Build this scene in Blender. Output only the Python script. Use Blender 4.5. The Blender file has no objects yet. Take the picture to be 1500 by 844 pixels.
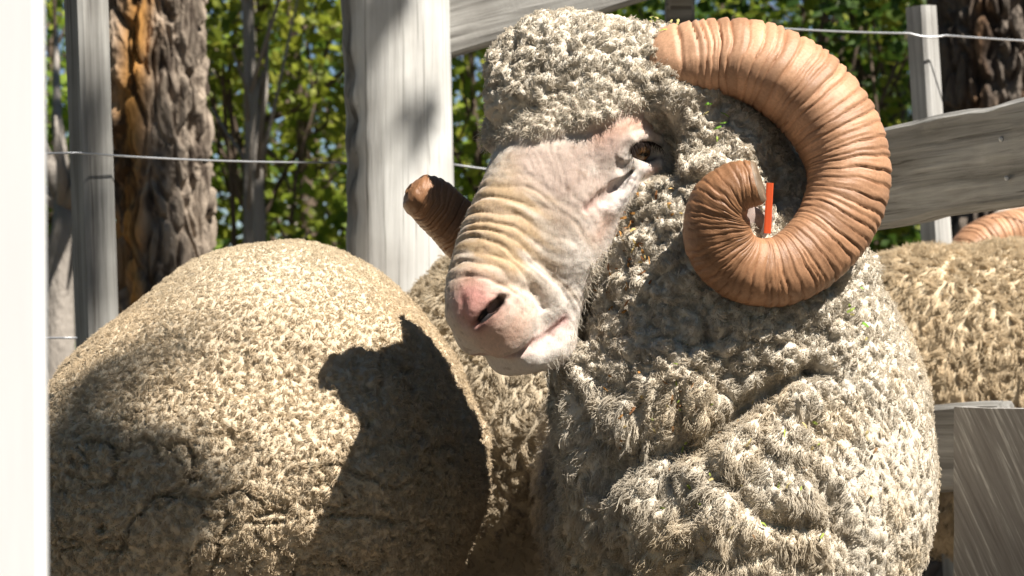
import bpy, math, random
import numpy as np
from mathutils import Vector

random.seed(7)
rng = np.random.default_rng(11)
scene = bpy.context.scene
COL = scene.collection

# ------------------------------------------------------------------ camera
LENS, CAMZ = 85.0, 0.75
K = 36.0 / LENS / 1500.0            # metres per photo pixel per metre of distance
cam_d = bpy.data.cameras.new('camera')
cam_d.lens = LENS; cam_d.sensor_width = 36.0; cam_d.sensor_fit = 'HORIZONTAL'
cam_d.clip_start = 0.05; cam_d.clip_end = 2000
cam_d.dof.use_dof = True; cam_d.dof.focus_distance = 2.16; cam_d.dof.aperture_fstop = 16.0
cam = bpy.data.objects.new('camera', cam_d); COL.objects.link(cam)
cam.location = (0, 0, CAMZ); cam.rotation_euler = (math.radians(90), 0, 0)
scene.camera = cam

# ------------------------------------------------------------------ light
SUN = Vector((0.42, -0.36, 0.83)).normalized()
elev = math.asin(SUN.z); azim = math.atan2(SUN.x, SUN.y)      # clockwise from +Y
world = bpy.data.worlds.new('World'); scene.world = world; world.use_nodes = True
wn = world.node_tree; bg = wn.nodes['Background']
sky = wn.nodes.new('ShaderNodeTexSky'); sky.sky_type = 'NISHITA'; sky.sun_disc = False
sky.sun_elevation = elev; sky.sun_rotation = azim
sky.air_density = 0.6; sky.dust_density = 0.05; sky.ozone_density = 1.6
wn.links.new(sky.outputs[0], bg.inputs[0]); bg.inputs[1].default_value = 0.05
sun_d = bpy.data.lights.new('sun', 'SUN'); sun_d.energy = 5.0; sun_d.angle = math.radians(0.5)
sun_d.color = (1.0, 0.95, 0.87)
sun = bpy.data.objects.new('sun', sun_d); COL.objects.link(sun)
sun.rotation_euler = SUN.to_track_quat('Z', 'Y').to_euler(); sun.location = (4, -2, 8)
vs = scene.view_settings
scene.display_settings.display_device = 'sRGB'
vs.view_transform = 'Standard'; vs.look = 'None'; vs.gamma = 1.0; vs.exposure = 0.85
try: vs.use_curve_mapping = False
except Exception: pass
cy = scene.cycles
cy.use_denoising = True
cy.max_bounces = 6; cy.diffuse_bounces = 1; cy.glossy_bounces = 2; cy.transmission_bounces = 4; cy.transparent_max_bounces = 8
cy.sample_clamp_indirect = 4.0

# ------------------------------------------------------------------ small helpers
def P(u, v, Y):
    return np.array([(u - 750) * K * Y, Y, CAMZ - (v - 422) * K * Y])
S = K * 2.2
def HP(u, v, w): return P(u, v, 2.2 + w * S)

def tag(o, label=None, cat=None, group=None, kind=None):
    if label: o['label'] = label
    if cat: o['category'] = cat
    if group: o['group'] = group
    if kind: o['kind'] = kind
    return o
def empty(name, loc, label=None, cat=None, group=None):
    o = bpy.data.objects.new(name, None); COL.objects.link(o); o.location = tuple(loc)
    o.empty_display_size = 0.1
    bpy.context.view_layer.update()
    return tag(o, label, cat, group)
def link(name, data, parent=None):
    o = bpy.data.objects.new(name, data); COL.objects.link(o)
    if parent is not None:
        o.parent = parent
        M = parent.matrix_basis.copy(); q = parent.parent
        while q is not None: M = q.matrix_basis @ M; q = q.parent
        o.matrix_parent_inverse = M.inverted() if o.parent.type == 'EMPTY' else o.matrix_parent_inverse
    return o
def mesh(name, V, F, material=None, parent=None, smooth=True, col=None):
    me = bpy.data.meshes.new(name)
    V = np.asarray(V, np.float32)
    if isinstance(F, np.ndarray):
        n, k = F.shape
        me.vertices.add(len(V)); me.vertices.foreach_set('co', V.ravel())
        me.loops.add(n * k); me.loops.foreach_set('vertex_index', F.astype(np.int32).ravel())
        me.polygons.add(n); me.polygons.foreach_set('loop_start', np.arange(0, n * k, k, dtype=np.int32))
        me.update(calc_edges=True); me.validate()
    else:
        me.from_pydata([tuple(map(float, p)) for p in V], [], [tuple(map(int, f)) for f in F]); me.update()
    me.polygons.foreach_set('use_smooth', np.full(len(me.polygons), smooth))
    if col is not None:
        a = me.color_attributes.new('col', 'FLOAT_COLOR', 'POINT')
        c = np.ones((len(V), 4), np.float32); c[:, :3] = col
        a.data.foreach_set('color', c.ravel())
    if material: me.materials.append(material)
    return link(name, me, parent)

def h3(i, j, k, seed):
    i = i.astype(np.int64); j = j.astype(np.int64); k = k.astype(np.int64)
    h = (i * 374761393 + j * 668265263 + k * 2147483647 + seed * 1274126177) & 0xffffffff
    h = ((h ^ (h >> 13)) * 1274126177) & 0xffffffff
    h = ((h ^ (h >> 16)) * 2246822519) & 0xffffffff
    return ((h ^ (h >> 15)) & 0xffffff) / float(0x1000000)
def vnoise(p, seed=0):
    f = np.floor(p); t = p - f; t = t * t * (3 - 2 * t)
    i, j, k = f[:, 0], f[:, 1], f[:, 2]
    r = 0
    for a in (0, 1):
        for b in (0, 1):
            for c in (0, 1):
                w = (t[:, 0] if a else 1 - t[:, 0]) * (t[:, 1] if b else 1 - t[:, 1]) * (t[:, 2] if c else 1 - t[:, 2])
                r = r + w * h3(i + a, j + b, k + c, seed)
    return r * 2 - 1
def fbm(p, seed=0, oct=3):
    r = 0; a = 1.0; s = 0
    for o in range(oct):
        r = r + a * vnoise(p * (2 ** o) + o * 17.3, seed + o); s += a; a *= 0.5
    return r / s
def worley(p, seed=0):
    """nearest feature point: distance F1, F2, its position and a hash id"""
    f = np.floor(p); n = len(p)
    d1 = np.full(n, 9.0); d2 = np.full(n, 9.0); c = np.zeros((n, 3)); idh = np.zeros(n)
    for a in (-1, 0, 1):
        for b in (-1, 0, 1):
            for e in (-1, 0, 1):
                i, j, k = f[:, 0] + a, f[:, 1] + b, f[:, 2] + e
                q = np.stack([i + h3(i, j, k, seed), j + h3(i, j, k, seed + 1), k + h3(i, j, k, seed + 2)], 1)
                d = np.linalg.norm(q - p, axis=1)
                m = d < d1
                d2 = np.where(m, d1, np.minimum(d2, d))
                c[m] = q[m]; idh[m] = h3(i, j, k, seed + 3)[m]
                d1 = np.where(m, d, d1)
    return d1, d2, c, idh
def sstep(a, b, x):
    t = np.clip((x - a) / (b - a), 0, 1); return t * t * (3 - 2 * t)
def nrm(v): return v / (np.linalg.norm(v, axis=-1, keepdims=True) + 1e-12)

# ------------------------------------------------------------------ implicit surfaces
class Field:
    def __init__(self, xs, ys, zs):
        self.ax = [np.asarray(a, np.float32) for a in (xs, ys, zs)]
        self.F = np.full([len(a) for a in self.ax], 1.0, np.float32)
    def _box(self, lo, hi):
        sl = []
        for a, l, h in zip(self.ax, lo, hi):
            i0 = max(np.searchsorted(a, l) - 1, 0); i1 = min(np.searchsorted(a, h) + 1, len(a)); sl.append(slice(i0, max(i1, i0)))
        return tuple(sl)
    def _loc(self, sl):
        x, y, z = (a[s] for a, s in zip(self.ax, sl))
        return x[:, None, None], y[None, :, None], z[None, None, :]
    def put(self, sl, d, k, op='add'):
        A = self.F[sl]
        if op == 'add':
            h = np.maximum(k - np.abs(A - d), 0) / k
            self.F[sl] = np.minimum(A, d) - h * h * k * 0.25
        else:
            d = -d; h = np.maximum(k - np.abs(A - d), 0) / k
            self.F[sl] = np.maximum(A, d) + h * h * k * 0.25
    def ell(self, c, r, R=None, k=0.02, op='add'):
        """ellipsoid at c, radii r along the rows of R"""
        R = np.eye(3) if R is None else R; r = np.asarray(r, float)
        e = np.sqrt(((R * r[:, None]) ** 2).sum(0)) + k + 0.02
        sl = self._box(c - e, c + e)
        if any(s.stop <= s.start for s in sl): return
        x, y, z = self._loc(sl); x = x - c[0]; y = y - c[1]; z = z - c[2]
        q = [R[i, 0] * x + R[i, 1] * y + R[i, 2] * z for i in range(3)]
        k0 = np.sqrt(sum((q[i] / r[i]) ** 2 for i in range(3)))
        k1 = np.sqrt(sum((q[i] / r[i] ** 2) ** 2 for i in range(3))) + 1e-6
        self.put(sl, (k0 * (k0 - 1) / k1).astype(np.float32), k, op)
    def cap(self, a, b, ra, rb, k=0.02, op='add'):
        m = max(ra, rb) + k + 0.02
        sl = self._box(np.minimum(a, b) - m, np.maximum(a, b) + m)
        if any(s.stop <= s.start for s in sl): return
        x, y, z = self._loc(sl); d = b - a; L = float(d @ d)
        t = np.clip(((x - a[0]) * d[0] + (y - a[1]) * d[1] + (z - a[2]) * d[2]) / L, 0, 1)
        q = np.sqrt((x - a[0] - t * d[0]) ** 2 + (y - a[1] - t * d[1]) ** 2 + (z - a[2] - t * d[2]) ** 2)
        self.put(sl, (q - (ra + (rb - ra) * t)).astype(np.float32), k, op)
    def extract(self):
        F = self.F; ax = self.ax; nx, ny, nz = F.shape
        s = F < 0
        pts = []; cells = []; quads = []
        st = np.array([ny * nz, nz, 1])
        for d in range(3):
            lo = [slice(None)] * 3; hi = [slice(None)] * 3
            lo[d] = slice(0, -1); hi[d] = slice(1, None)
            E = np.argwhere(s[tuple(lo)] != s[tuple(hi)])
            o = [q for q in range(3) if q != d]
            ok = np.ones(len(E), bool)
            for q in o: ok &= (E[:, q] > 0) & (E[:, q] < F.shape[q] - 1)
            E = E[ok]
            E2 = E.copy(); E2[:, d] += 1
            fa = F[E[:, 0], E[:, 1], E[:, 2]]; fb = F[E2[:, 0], E2[:, 1], E2[:, 2]]
            t = fa / (fa - fb)
            p = np.stack([ax[q][E[:, q]] for q in range(3)], 1).astype(np.float64)
            p[:, d] += t * (ax[d][E[:, d] + 1] - ax[d][E[:, d]])
            base = E @ st
            a, b = o
            cs = [base - st[a] - st[b], base - st[b], base, base - st[a]]
            for c in cs: pts.append(p); cells.append(c)
            Q = np.stack(cs, 1)
            flip = (fa < 0) if d != 1 else (fa >= 0)
            Q[~flip] = Q[~flip][:, ::-1]
            quads.append(Q)
        pts = np.concatenate(pts); cells = np.concatenate(cells); Q = np.concatenate(quads)
        uq, inv = np.unique(cells, return_inverse=True)
        n = np.bincount(inv)
        V = np.stack([np.bincount(inv, pts[:, q]) / n for q in range(3)], 1)
        Q = np.searchsorted(uq, Q)
        return V, Q
def vnormals(V, Q):
    n = np.cross(V[Q[:, 2]] - V[Q[:, 0]], V[Q[:, 3]] - V[Q[:, 1]])
    N = np.zeros_like(V)
    for i in range(4):
        for d in range(3): N[:, d] += np.bincount(Q[:, i], n[:, d], len(V))
    return nrm(N)
def smooth_mesh(V, Q, it=2, lam=0.5):
    for _ in range(it):
        A = np.zeros_like(V); c = np.zeros(len(V))
        for i in range(4):
            a, b = Q[:, i], Q[:, (i + 1) % 4]
            for d in range(3): A[:, d] += np.bincount(a, V[b, d], len(V)) + np.bincount(b, V[a, d], len(V))
            c += np.bincount(a, minlength=len(V)) + np.bincount(b, minlength=len(V))
        V = V + lam * (A / np.maximum(c, 1)[:, None] - V)
    return V
def axis(*segs):
    out = []
    for a, b, h in segs: out.append(np.arange(a, b - h * 0.3, h))
    out.append([segs[-1][1]])
    return np.concatenate(out)

# ------------------------------------------------------------------ materials
def new_mat(name):
    m = bpy.data.materials.new(name); m.use_nodes = True
    nt = m.node_tree; b = nt.nodes['Principled BSDF']
    return m, nt, b
def N(nt, t, **kw):
    n = nt.nodes.new(t)
    for k, v in kw.items():
        if k.startswith('i_'):
            key = k[2:]; n.inputs[int(key) if key.isdigit() else key.replace('_', ' ')].default_value = v
        else: setattr(n, k, v)
    return n
def ramp(nt, stops):
    r = nt.nodes.new('ShaderNodeValToRGB'); e = r.color_ramp.elements
    while len(e) > 1: e.remove(e[-1])
    e[0].position = stops[0][0]; e[0].color = (*stops[0][1], 1)
    for p, c in stops[1:]:
        q = e.new(p); q.color = (*c, 1)
    return r
def mat_wool(name):
    m, nt, b = new_mat(name); L = nt.links
    at = N(nt, 'ShaderNodeAttribute', attribute_name='col')
    nt.nodes.remove(b)
    d = N(nt, 'ShaderNodeBsdfDiffuse', i_Roughness=0.6); t = N(nt, 'ShaderNodeBsdfTranslucent')
    mx = N(nt, 'ShaderNodeMixShader', i_Fac=0.30)
    L.new(at.outputs['Color'], d.inputs['Color']); L.new(at.outputs['Color'], t.inputs['Color'])
    L.new(d.outputs[0], mx.inputs[1]); L.new(t.outputs[0], mx.inputs[2])
    L.new(mx.outputs[0], nt.nodes['Material Output'].inputs['Surface'])
    return m
def mat_fleece(name):
    m, nt, b = new_mat(name); L = nt.links
    at = N(nt, 'ShaderNodeAttribute', attribute_name='col')
    L.new(at.outputs['Color'], b.inputs['Base Color']); b.inputs['Roughness'].default_value = 0.95
    b.inputs['Specular IOR Level'].default_value = 0.05
    n = N(nt, 'ShaderNodeTexNoise', i_Scale=420.0, i_Detail=4.0); bp = N(nt, 'ShaderNodeBump', i_Strength=0.5, i_Distance=0.004)
    L.new(n.outputs['Fac'], bp.inputs['Height']); L.new(bp.outputs[0], b.inputs['Normal'])
    return m
def mat_skin():
    m, nt, b = new_mat('face_skin'); L = nt.links
    at = N(nt, 'ShaderNodeAttribute', attribute_name='col')
    n = N(nt, 'ShaderNodeTexNoise', i_Scale=260.0, i_Detail=5.0, i_Roughness=0.65)
    mx = N(nt, 'ShaderNodeMix', data_type='RGBA', blend_type='MULTIPLY'); mx.inputs[0].default_value = 0.45
    r = ramp(nt, [(0.3, (0.72, 0.68, 0.66)), (0.7, (1.15, 1.12, 1.1))])
    L.new(n.outputs['Fac'], r.inputs[0]); L.new(at.outputs['Color'], mx.inputs[6]); L.new(r.outputs[0], mx.inputs[7])
    L.new(mx.outputs[2], b.inputs['Base Color'])
    b.inputs['Roughness'].default_value = 0.68; b.inputs['Specular IOR Level'].default_value = 0.22
    b.inputs['Subsurface Weight'].default_value = 0.12; b.inputs['Subsurface Radius'].default_value = (0.9, 0.4, 0.25); b.inputs['Subsurface Scale'].default_value = 0.004
    n2 = N(nt, 'ShaderNodeTexNoise', i_Scale=700.0, i_Detail=4.0); bp = N(nt, 'ShaderNodeBump', i_Strength=0.35, i_Distance=0.0015)
    L.new(n2.outputs['Fac'], bp.inputs['Height']); L.new(bp.outputs[0], b.inputs['Normal'])
    return m
def mat_horn():
    m, nt, b = new_mat('horn_keratin'); L = nt.links
    at = N(nt, 'ShaderNodeAttribute', attribute_name='col')
    n = N(nt, 'ShaderNodeTexNoise', i_Scale=90.0, i_Detail=6.0, i_Roughness=0.7)
    mx = N(nt, 'ShaderNodeMix', data_type='RGBA', blend_type='MULTIPLY'); mx.inputs[0].default_value = 0.6
    r = ramp(nt, [(0.3, (0.62, 0.56, 0.5)), (0.7, (1.2, 1.2, 1.2))])
    L.new(n.outputs['Fac'], r.inputs[0]); L.new(at.outputs['Color'], mx.inputs[6]); L.new(r.outputs[0], mx.inputs[7])
    L.new(mx.outputs[2], b.inputs['Base Color'])
    b.inputs['Roughness'].default_value = 0.38; b.inputs['Specular IOR Level'].default_value = 0.45
    n2 = N(nt, 'ShaderNodeTexNoise', i_Scale=380.0, i_Detail=5.0); bp = N(nt, 'ShaderNodeBump', i_Strength=0.3, i_Distance=0.002)
    L.new(n2.outputs['Fac'], bp.inputs['Height']); L.new(bp.outputs[0], b.inputs['Normal'])
    return m
def mat_wood(name, lo, hi, scale=1.0, bump=0.6, axis_='Z', rough=0.8):
    """weathered timber: grain drawn out along one local axis"""
    m, nt, b = new_mat(name); L = nt.links
    tc = N(nt, 'ShaderNodeTexCoord'); mp = N(nt, 'ShaderNodeMapping')
    sc = {'Z': (60, 60, 2.2), 'X': (2.2, 60, 60)}[axis_]
    mp.inputs['Scale'].default_value = tuple(s * scale for s in sc)
    L.new(tc.outputs['Object'], mp.inputs['Vector'])
    n = N(nt, 'ShaderNodeTexNoise', i_Scale=1.0, i_Detail=6.0, i_Roughness=0.65, i_Distortion=0.4); L.new(mp.outputs[0], n.inputs['Vector'])
    n2 = N(nt, 'ShaderNodeTexNoise', i_Scale=9.0, i_Detail=4.0); L.new(tc.outputs['Object'], n2.inputs['Vector'])
    r = ramp(nt, [(0.25, tuple(c * 0.55 for c in lo)), (0.42, lo), (0.62, hi), (0.85, tuple(min(1, c * 1.15) for c in hi))])
    L.new(n.outputs['Fac'], r.inputs[0])
    r2 = ramp(nt, [(0.3, (0.7, 0.68, 0.66)), (0.65, (1.05, 1.05, 1.05))]); L.new(n2.outputs['Fac'], r2.inputs[0])
    mx = N(nt, 'ShaderNodeMix', data_type='RGBA', blend_type='MULTIPLY'); mx.inputs[0].default_value = 0.8
    L.new(r.outputs[0], mx.inputs[6]); L.new(r2.outputs[0], mx.inputs[7])
    mp2 = N(nt, 'ShaderNodeMapping'); mp2.inputs['Scale'].default_value = tuple((170 if q > 10 else 3.5) * scale for q in sc); L.new(tc.outputs['Object'], mp2.inputs['Vector'])
    n3 = N(nt, 'ShaderNodeTexNoise', i_Scale=1.0, i_Detail=3.0, i_Roughness=0.5, i_Distortion=0.8); L.new(mp2.outputs[0], n3.inputs['Vector'])
    r3 = ramp(nt, [(0.30, (0.22, 0.20, 0.18)), (0.40, (0.95, 0.95, 0.95)), (0.7, (1.06, 1.06, 1.06))]); L.new(n3.outputs['Fac'], r3.inputs[0])
    mx3 = N(nt, 'ShaderNodeMix', data_type='RGBA', blend_type='MULTIPLY'); mx3.inputs[0].default_value = 0.75
    L.new(mx.outputs[2], mx3.inputs[6]); L.new(r3.outputs[0], mx3.inputs[7]); L.new(mx3.outputs[2], b.inputs['Base Color'])
    bp = N(nt, 'ShaderNodeBump', i_Strength=bump, i_Distance=0.004); L.new(n.outputs['Fac'], bp.inputs['Height']); L.new(bp.outputs[0], b.inputs['Normal'])
    b.inputs['Roughness'].default_value = rough; b.inputs['Specular IOR Level'].default_value = 0.2
    return m
def mat_col(name, rough=0.85, spec=0.15, trans=0.0, bump=0.0, bscale=80):
    m, nt, b = new_mat(name); L = nt.links
    at = N(nt, 'ShaderNodeAttribute', attribute_name='col')
    L.new(at.outputs['Color'], b.inputs['Base Color']); b.inputs['Roughness'].default_value = rough; b.inputs['Specular IOR Level'].default_value = spec
    if bump:
        n = N(nt, 'ShaderNodeTexNoise', i_Scale=bscale, i_Detail=5.0); bp = N(nt, 'ShaderNodeBump', i_Strength=bump, i_Distance=0.01)
        L.new(n.outputs['Fac'], bp.inputs['Height']); L.new(bp.outputs[0], b.inputs['Normal'])
    if trans:
        t = N(nt, 'ShaderNodeBsdfTranslucent'); mx = N(nt, 'ShaderNodeMixShader', i_Fac=trans)
        L.new(at.outputs['Color'], t.inputs['Color']); L.new(b.outputs[0], mx.inputs[1]); L.new(t.outputs[0], mx.inputs[2])
        L.new(mx.outputs[0], nt.nodes['Material Output'].inputs['Surface'])
    return m
def mat_plain(name, c, rough=0.6, metal=0.0, spec=0.4, var=0.15, scale=30):
    m, nt, b = new_mat(name); L = nt.links
    n = N(nt, 'ShaderNodeTexNoise', i_Scale=scale, i_Detail=4.0)
    r = ramp(nt, [(0.3, tuple(x * (1 - var) for x in c)), (0.7, tuple(min(1, x * (1 + var)) for x in c))])
    L.new(n.outputs['Fac'], r.inputs[0]); L.new(r.outputs[0], b.inputs['Base Color'])
    b.inputs['Roughness'].default_value = rough; b.inputs['Metallic'].default_value = metal; b.inputs['Specular IOR Level'].default_value = spec
    return m

M_WOOL = mat_wool('wool_fibre'); M_FLEECE = mat_fleece('fleece_base'); M_SKIN = mat_skin(); M_HORN = mat_horn()
M_LEAF = mat_col('leaf', 0.5, 0.4, trans=0.5); M_BARK = mat_col('bark', 0.9, 0.1, bump=0.8, bscale=60)
def stain(m):
    nt = m.node_tree; b = nt.nodes['Principled BSDF']; src = b.inputs['Base Color'].links[0].from_socket
    at = N(nt, 'ShaderNodeAttribute', attribute_name='col'); mx = N(nt, 'ShaderNodeMix', data_type='RGBA', blend_type='MULTIPLY'); mx.inputs[0].default_value = 1.0
    nt.links.new(src, mx.inputs[6]); nt.links.new(at.outputs['Color'], mx.inputs[7]); nt.links.new(mx.outputs[2], b.inputs['Base Color'])
M_POST = mat_wood('weathered_pale_log', (0.64, 0.63, 0.60), (0.76, 0.755, 0.72), 1.0, 0.5)
stain(M_POST)
M_GREY = mat_wood('grey_weathered_plank', (0.27, 0.26, 0.24), (0.50, 0.485, 0.455), 1.0, 0.8, 'X')
M_GREYV = mat_wood('grey_weathered_post', (0.20, 0.19, 0.175), (0.40, 0.385, 0.35), 1.0, 0.5)
M_WHITE = mat_plain('white_paint', (0.88, 0.88, 0.875), 0.6, var=0.02)
M_WIRE = mat_plain('galvanised_wire', (0.55, 0.56, 0.58), 0.4, 0.7)
M_TAG = mat_plain('orange_tag_plastic', (0.62, 0.085, 0.02), 0.5, var=0.05)

# ------------------------------------------------------------------ wool
def wool(fleece_obj, V, Q, Nn, n_str, p, seed, colf, weight=None, name='wool_locks'):
    """strands gathered into locks, rooted on the fleece mesh"""
    r_ = np.random.default_rng(seed)
    c0 = V[Q].mean(1)
    ar = 0.5 * np.linalg.norm(np.cross(V[Q[:, 2]] - V[Q[:, 0]], V[Q[:, 3]] - V[Q[:, 1]]), axis=1)
    fn = nrm(Nn[Q].mean(1))
    view = nrm(np.array([0, 0, CAMZ]) - c0)
    f = (fn * view).sum(1)
    W = ar * (0.06 + 0.94 * sstep(-0.35, 0.05, f))
    W *= 0.08 + 0.92 * sstep(0.38, 0.48, c0[:, 2])
    if weight is not None: W = W * weight(c0, fn)
    cw = np.cumsum(W); cw /= cw[-1]
    idx = np.searchsorted(cw, r_.random(n_str)); idx = np.minimum(idx, len(Q) - 1)
    a, b = r_.random(n_str)[:, None], r_.random(n_str)[:, None]
    q = Q[idx]
    root = (V[q[:, 0]] * (1 - a) * (1 - b) + V[q[:, 1]] * a * (1 - b) + V[q[:, 2]] * a * b + V[q[:, 3]] * (1 - a) * b)
    n = nrm(Nn[q[:, 0]] * (1 - a) * (1 - b) + Nn[q[:, 1]] * a * (1 - b) + Nn[q[:, 2]] * a * b + Nn[q[:, 3]] * (1 - a) * b)
    sp = p(root) if callable(p) else p
    g = lambda k: (np.asarray(sp[k], float) * np.ones(n_str))[:, None]
    spacing = g('spacing')
    wx = sp['space'](root) if 'space' in sp else warp(root, sp.get('warpseed', seed))
    base_sp = sp['grid']
    d1, d2, c, idh = worley(wx / base_sp, seed)
    dl = c * base_sp - wx
    if 'zs' in sp: dl[:, 2] = dl[:, 2] / sp['zs']
    cc = root + dl
    cc = cc - ((cc - root) * n).sum(1)[:, None] * n
    lv = np.stack([h3(np.floor(idh * 1e6), np.zeros(n_str), np.zeros(n_str), 5 + i) for i in range(4)], 1) * 2 - 1
    down = np.tile(np.array([0.0, 0, -1.0]), (n_str, 1)) if 'flow' not in sp else sp['flow'](root)
    fl = down - (down * n).sum(1)[:, None] * n
    ld = lv[:, :3] - (lv[:, :3] * n).sum(1)[:, None] * n
    d = nrm(n * g('up') + fl * g('flowk') + ld * g('rand') + 0.14 * r_.normal(size=(n_str, 3)))
    L = g('length') * (0.75 + 0.3 * r_.random((n_str, 1))) * (1 + 0.28 * lv[:, 3:4])
    e1 = nrm(np.cross(d, n + 0.3 * lv[:, :3] + 1e-3)); e2 = np.cross(d, e1)
    Kp = sp.get('pts', 5)
    ph = lv[:, 3:4] * 20 + 0.5 * r_.normal(size=(n_str, 1))
    T = np.linspace(0, 1, Kp)
    pos = np.zeros((n_str, Kp, 3))
    bend = fl * g('droop') + ld * g('curlin')
    for i, t in enumerate(T):
        cl = g('clump') * (t ** 0.9) * (1.0 - 0.0 * t)
        A = g('crimp') * t
        pos[:, i] = root - 0.0015 * n + (cc - root) * cl + d * L * t + bend * L * t * t \
            + A * (np.cos(ph + g('waves') * t) * e1 + np.sin(ph + g('waves') * t) * e2)
    hc = bpy.data.hair_curves.new(name)
    hc.add_curves([Kp] * n_str)
    pa = hc.attributes.get('position') or hc.attributes.new('position', 'FLOAT_VECTOR', 'POINT')
    pa.data.foreach_set('vector', pos.astype(np.float32).ravel())
    ra = hc.attributes.get('radius') or hc.attributes.new('radius', 'FLOAT', 'POINT')
    rr = np.tile(sp['radius'] * (1.0 - 0.6 * T ** 2), (n_str, 1)) * (0.7 + 0.6 * r_.random((n_str, 1)))
    ra.data.foreach_set('value', rr.astype(np.float32).ravel())
    col = colf(root, idh, lv) * (0.93 + 0.14 * r_.random((n_str, 1)))
    ca = hc.attributes.new('col', 'FLOAT_COLOR', 'CURVE')
    c4 = np.ones((n_str, 4), np.float32); c4[:, :3] = np.clip(col, 0.01, 0.95)
    ca.data.foreach_set('color', c4.ravel())
    hc.materials.append(M_WOOL)
    hc.update_tag()
    return link(name, hc, fleece_obj)
def warp(p, seed):
    return p + 0.004 * np.stack([vnoise(p * 60, seed + 31), vnoise(p * 60, seed + 32), vnoise(p * 60, seed + 33)], 1)

# ================================================================== GROUND
def ground():
    m, nt, b = new_mat('dry_earth'); L = nt.links
    tc = N(nt, 'ShaderNodeTexCoord')
    n = N(nt, 'ShaderNodeTexNoise', i_Scale=1.3, i_Detail=8.0); n2 = N(nt, 'ShaderNodeTexNoise', i_Scale=40.0, i_Detail=6.0)
    L.new(tc.outputs['Object'], n.inputs['Vector']); L.new(tc.outputs['Object'], n2.inputs['Vector'])
    r = ramp(nt, [(0.3, (0.05, 0.04, 0.028)), (0.5, (0.10, 0.078, 0.055)), (0.7, (0.17, 0.14, 0.10))]); L.new(n.outputs['Fac'], r.inputs[0])
    r2 = ramp(nt, [(0.3, (0.6, 0.6, 0.6)), (0.7, (1.2, 1.2, 1.2))]); L.new(n2.outputs['Fac'], r2.inputs[0])
    mx = N(nt, 'ShaderNodeMix', data_type='RGBA', blend_type='MULTIPLY'); mx.inputs[0].default_value = 0.9
    L.new(r.outputs[0], mx.inputs[6]); L.new(r2.outputs[0], mx.inputs[7]); L.new(mx.outputs[2], b.inputs['Base Color'])
    bp = N(nt, 'ShaderNodeBump', i_Strength=0.8, i_Distance=0.03); L.new(n2.outputs['Fac'], bp.inputs['Height']); L.new(bp.outputs[0], b.inputs['Normal'])
    b.inputs['Roughness'].default_value = 0.95
    a = axis((-300, -20, 40), (-20, 20, 1.0), (20, 300, 40)); yy = axis((-300, -5, 40), (-5, 40, 1.0), (40, 500, 40))
    X, Y = np.meshgrid(a, yy, indexing='ij'); V = np.stack([X, Y, 0 * X], -1).reshape(-1, 3)
    d = sstep(4.5, 7, np.hypot(V[:, 0], V[:, 1] - 2)); V[:, 2] = d * 0.06 * fbm(V * 0.5, 3)
    i, j = np.meshgrid(np.arange(len(a) - 1), np.arange(len(yy) - 1), indexing='ij'); q = (i * len(yy) + j).ravel()
    F = np.stack([q, q + len(yy), q + len(yy) + 1, q + 1], 1)
    tag(mesh('ground', V, F, m), kind='structure')
ground()

# ================================================================== TIMBER
def plank_mesh(L, h, t, seed, nl=60, rough=0.004, warpz=0.01, xz=True):
    """sawn board along local X: length L, height h (Z), thickness t (Y), worn edges; ring of 12 points"""
    pr = []
    bz, by = min(0.006, h * 0.2), min(0.005, t * 0.25)
    for (y, z) in ((-t/2, -h/2 + bz), (-t/2, -h/4), (-t/2, 0), (-t/2, h/4), (-t/2, h/2 - bz), (-t/2 + by, h/2), (t/2 - by, h/2), (t/2, h/2 - bz), (t/2, 0), (t/2, -h/2 + bz), (t/2 - by, -h/2), (-t/2 + by, -h/2)):
        pr.append((y, z))
    pr = np.array(pr); m = len(pr); V = []
    xs = np.linspace(-L/2, L/2, nl + 1)
    for x in xs:
        ring = np.column_stack([np.full(m, x), pr[:, 0], pr[:, 1]])
        V.append(ring)
    V = np.array(V); W = V.reshape(-1, 3)
    nz = np.stack([fbm(W * 9, seed), fbm(W * np.array([12, 25, 25]), seed + 7), fbm(W * np.array([10, 25, 25]), seed + 9)], 1)
    W = W + nz * np.array([0.0, rough, rough]); W[:, 2] += warpz * np.sin((W[:, 0] / L + 0.2) * 2.5)
    F = []
    for i in range(nl):
        for j in range(m):
            F.append((i*m + j, i*m + (j+1) % m, (i+1)*m + (j+1) % m, (i+1)*m + j))
    F.append(tuple(range(m - 1, -1, -1))); F.append(tuple(nl*m + j for j in range(m)))
    F = [f[::-1] for f in F]
    return W, F
def orient(o, a, b, up=(0, 0, 1)):
    a, b = Vector(a), Vector(b); x = (b - a).normalized(); z = Vector(up); y = z.cross(x).normalized(); z = x.cross(y)
    from mathutils import Matrix
    M = Matrix((x, y, z)).transposed().to_4x4(); M.translation = (a + b) / 2
    o.matrix_basis = M
def board(name, a, b, h, t, material, label, cat, seed, parent=None, rough=0.003, warpz=0.006, group=None, up=(0, 0, 1)):
    a = np.array(a); b = np.array(b)
    V, F = plank_mesh(float(np.linalg.norm(b - a)), h, t, seed, rough=rough, warpz=warpz)
    o = mesh(name, V, F, material, parent, smooth=False); orient(o, a, b, up)
    tag(o, label, cat, group); return o
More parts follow.
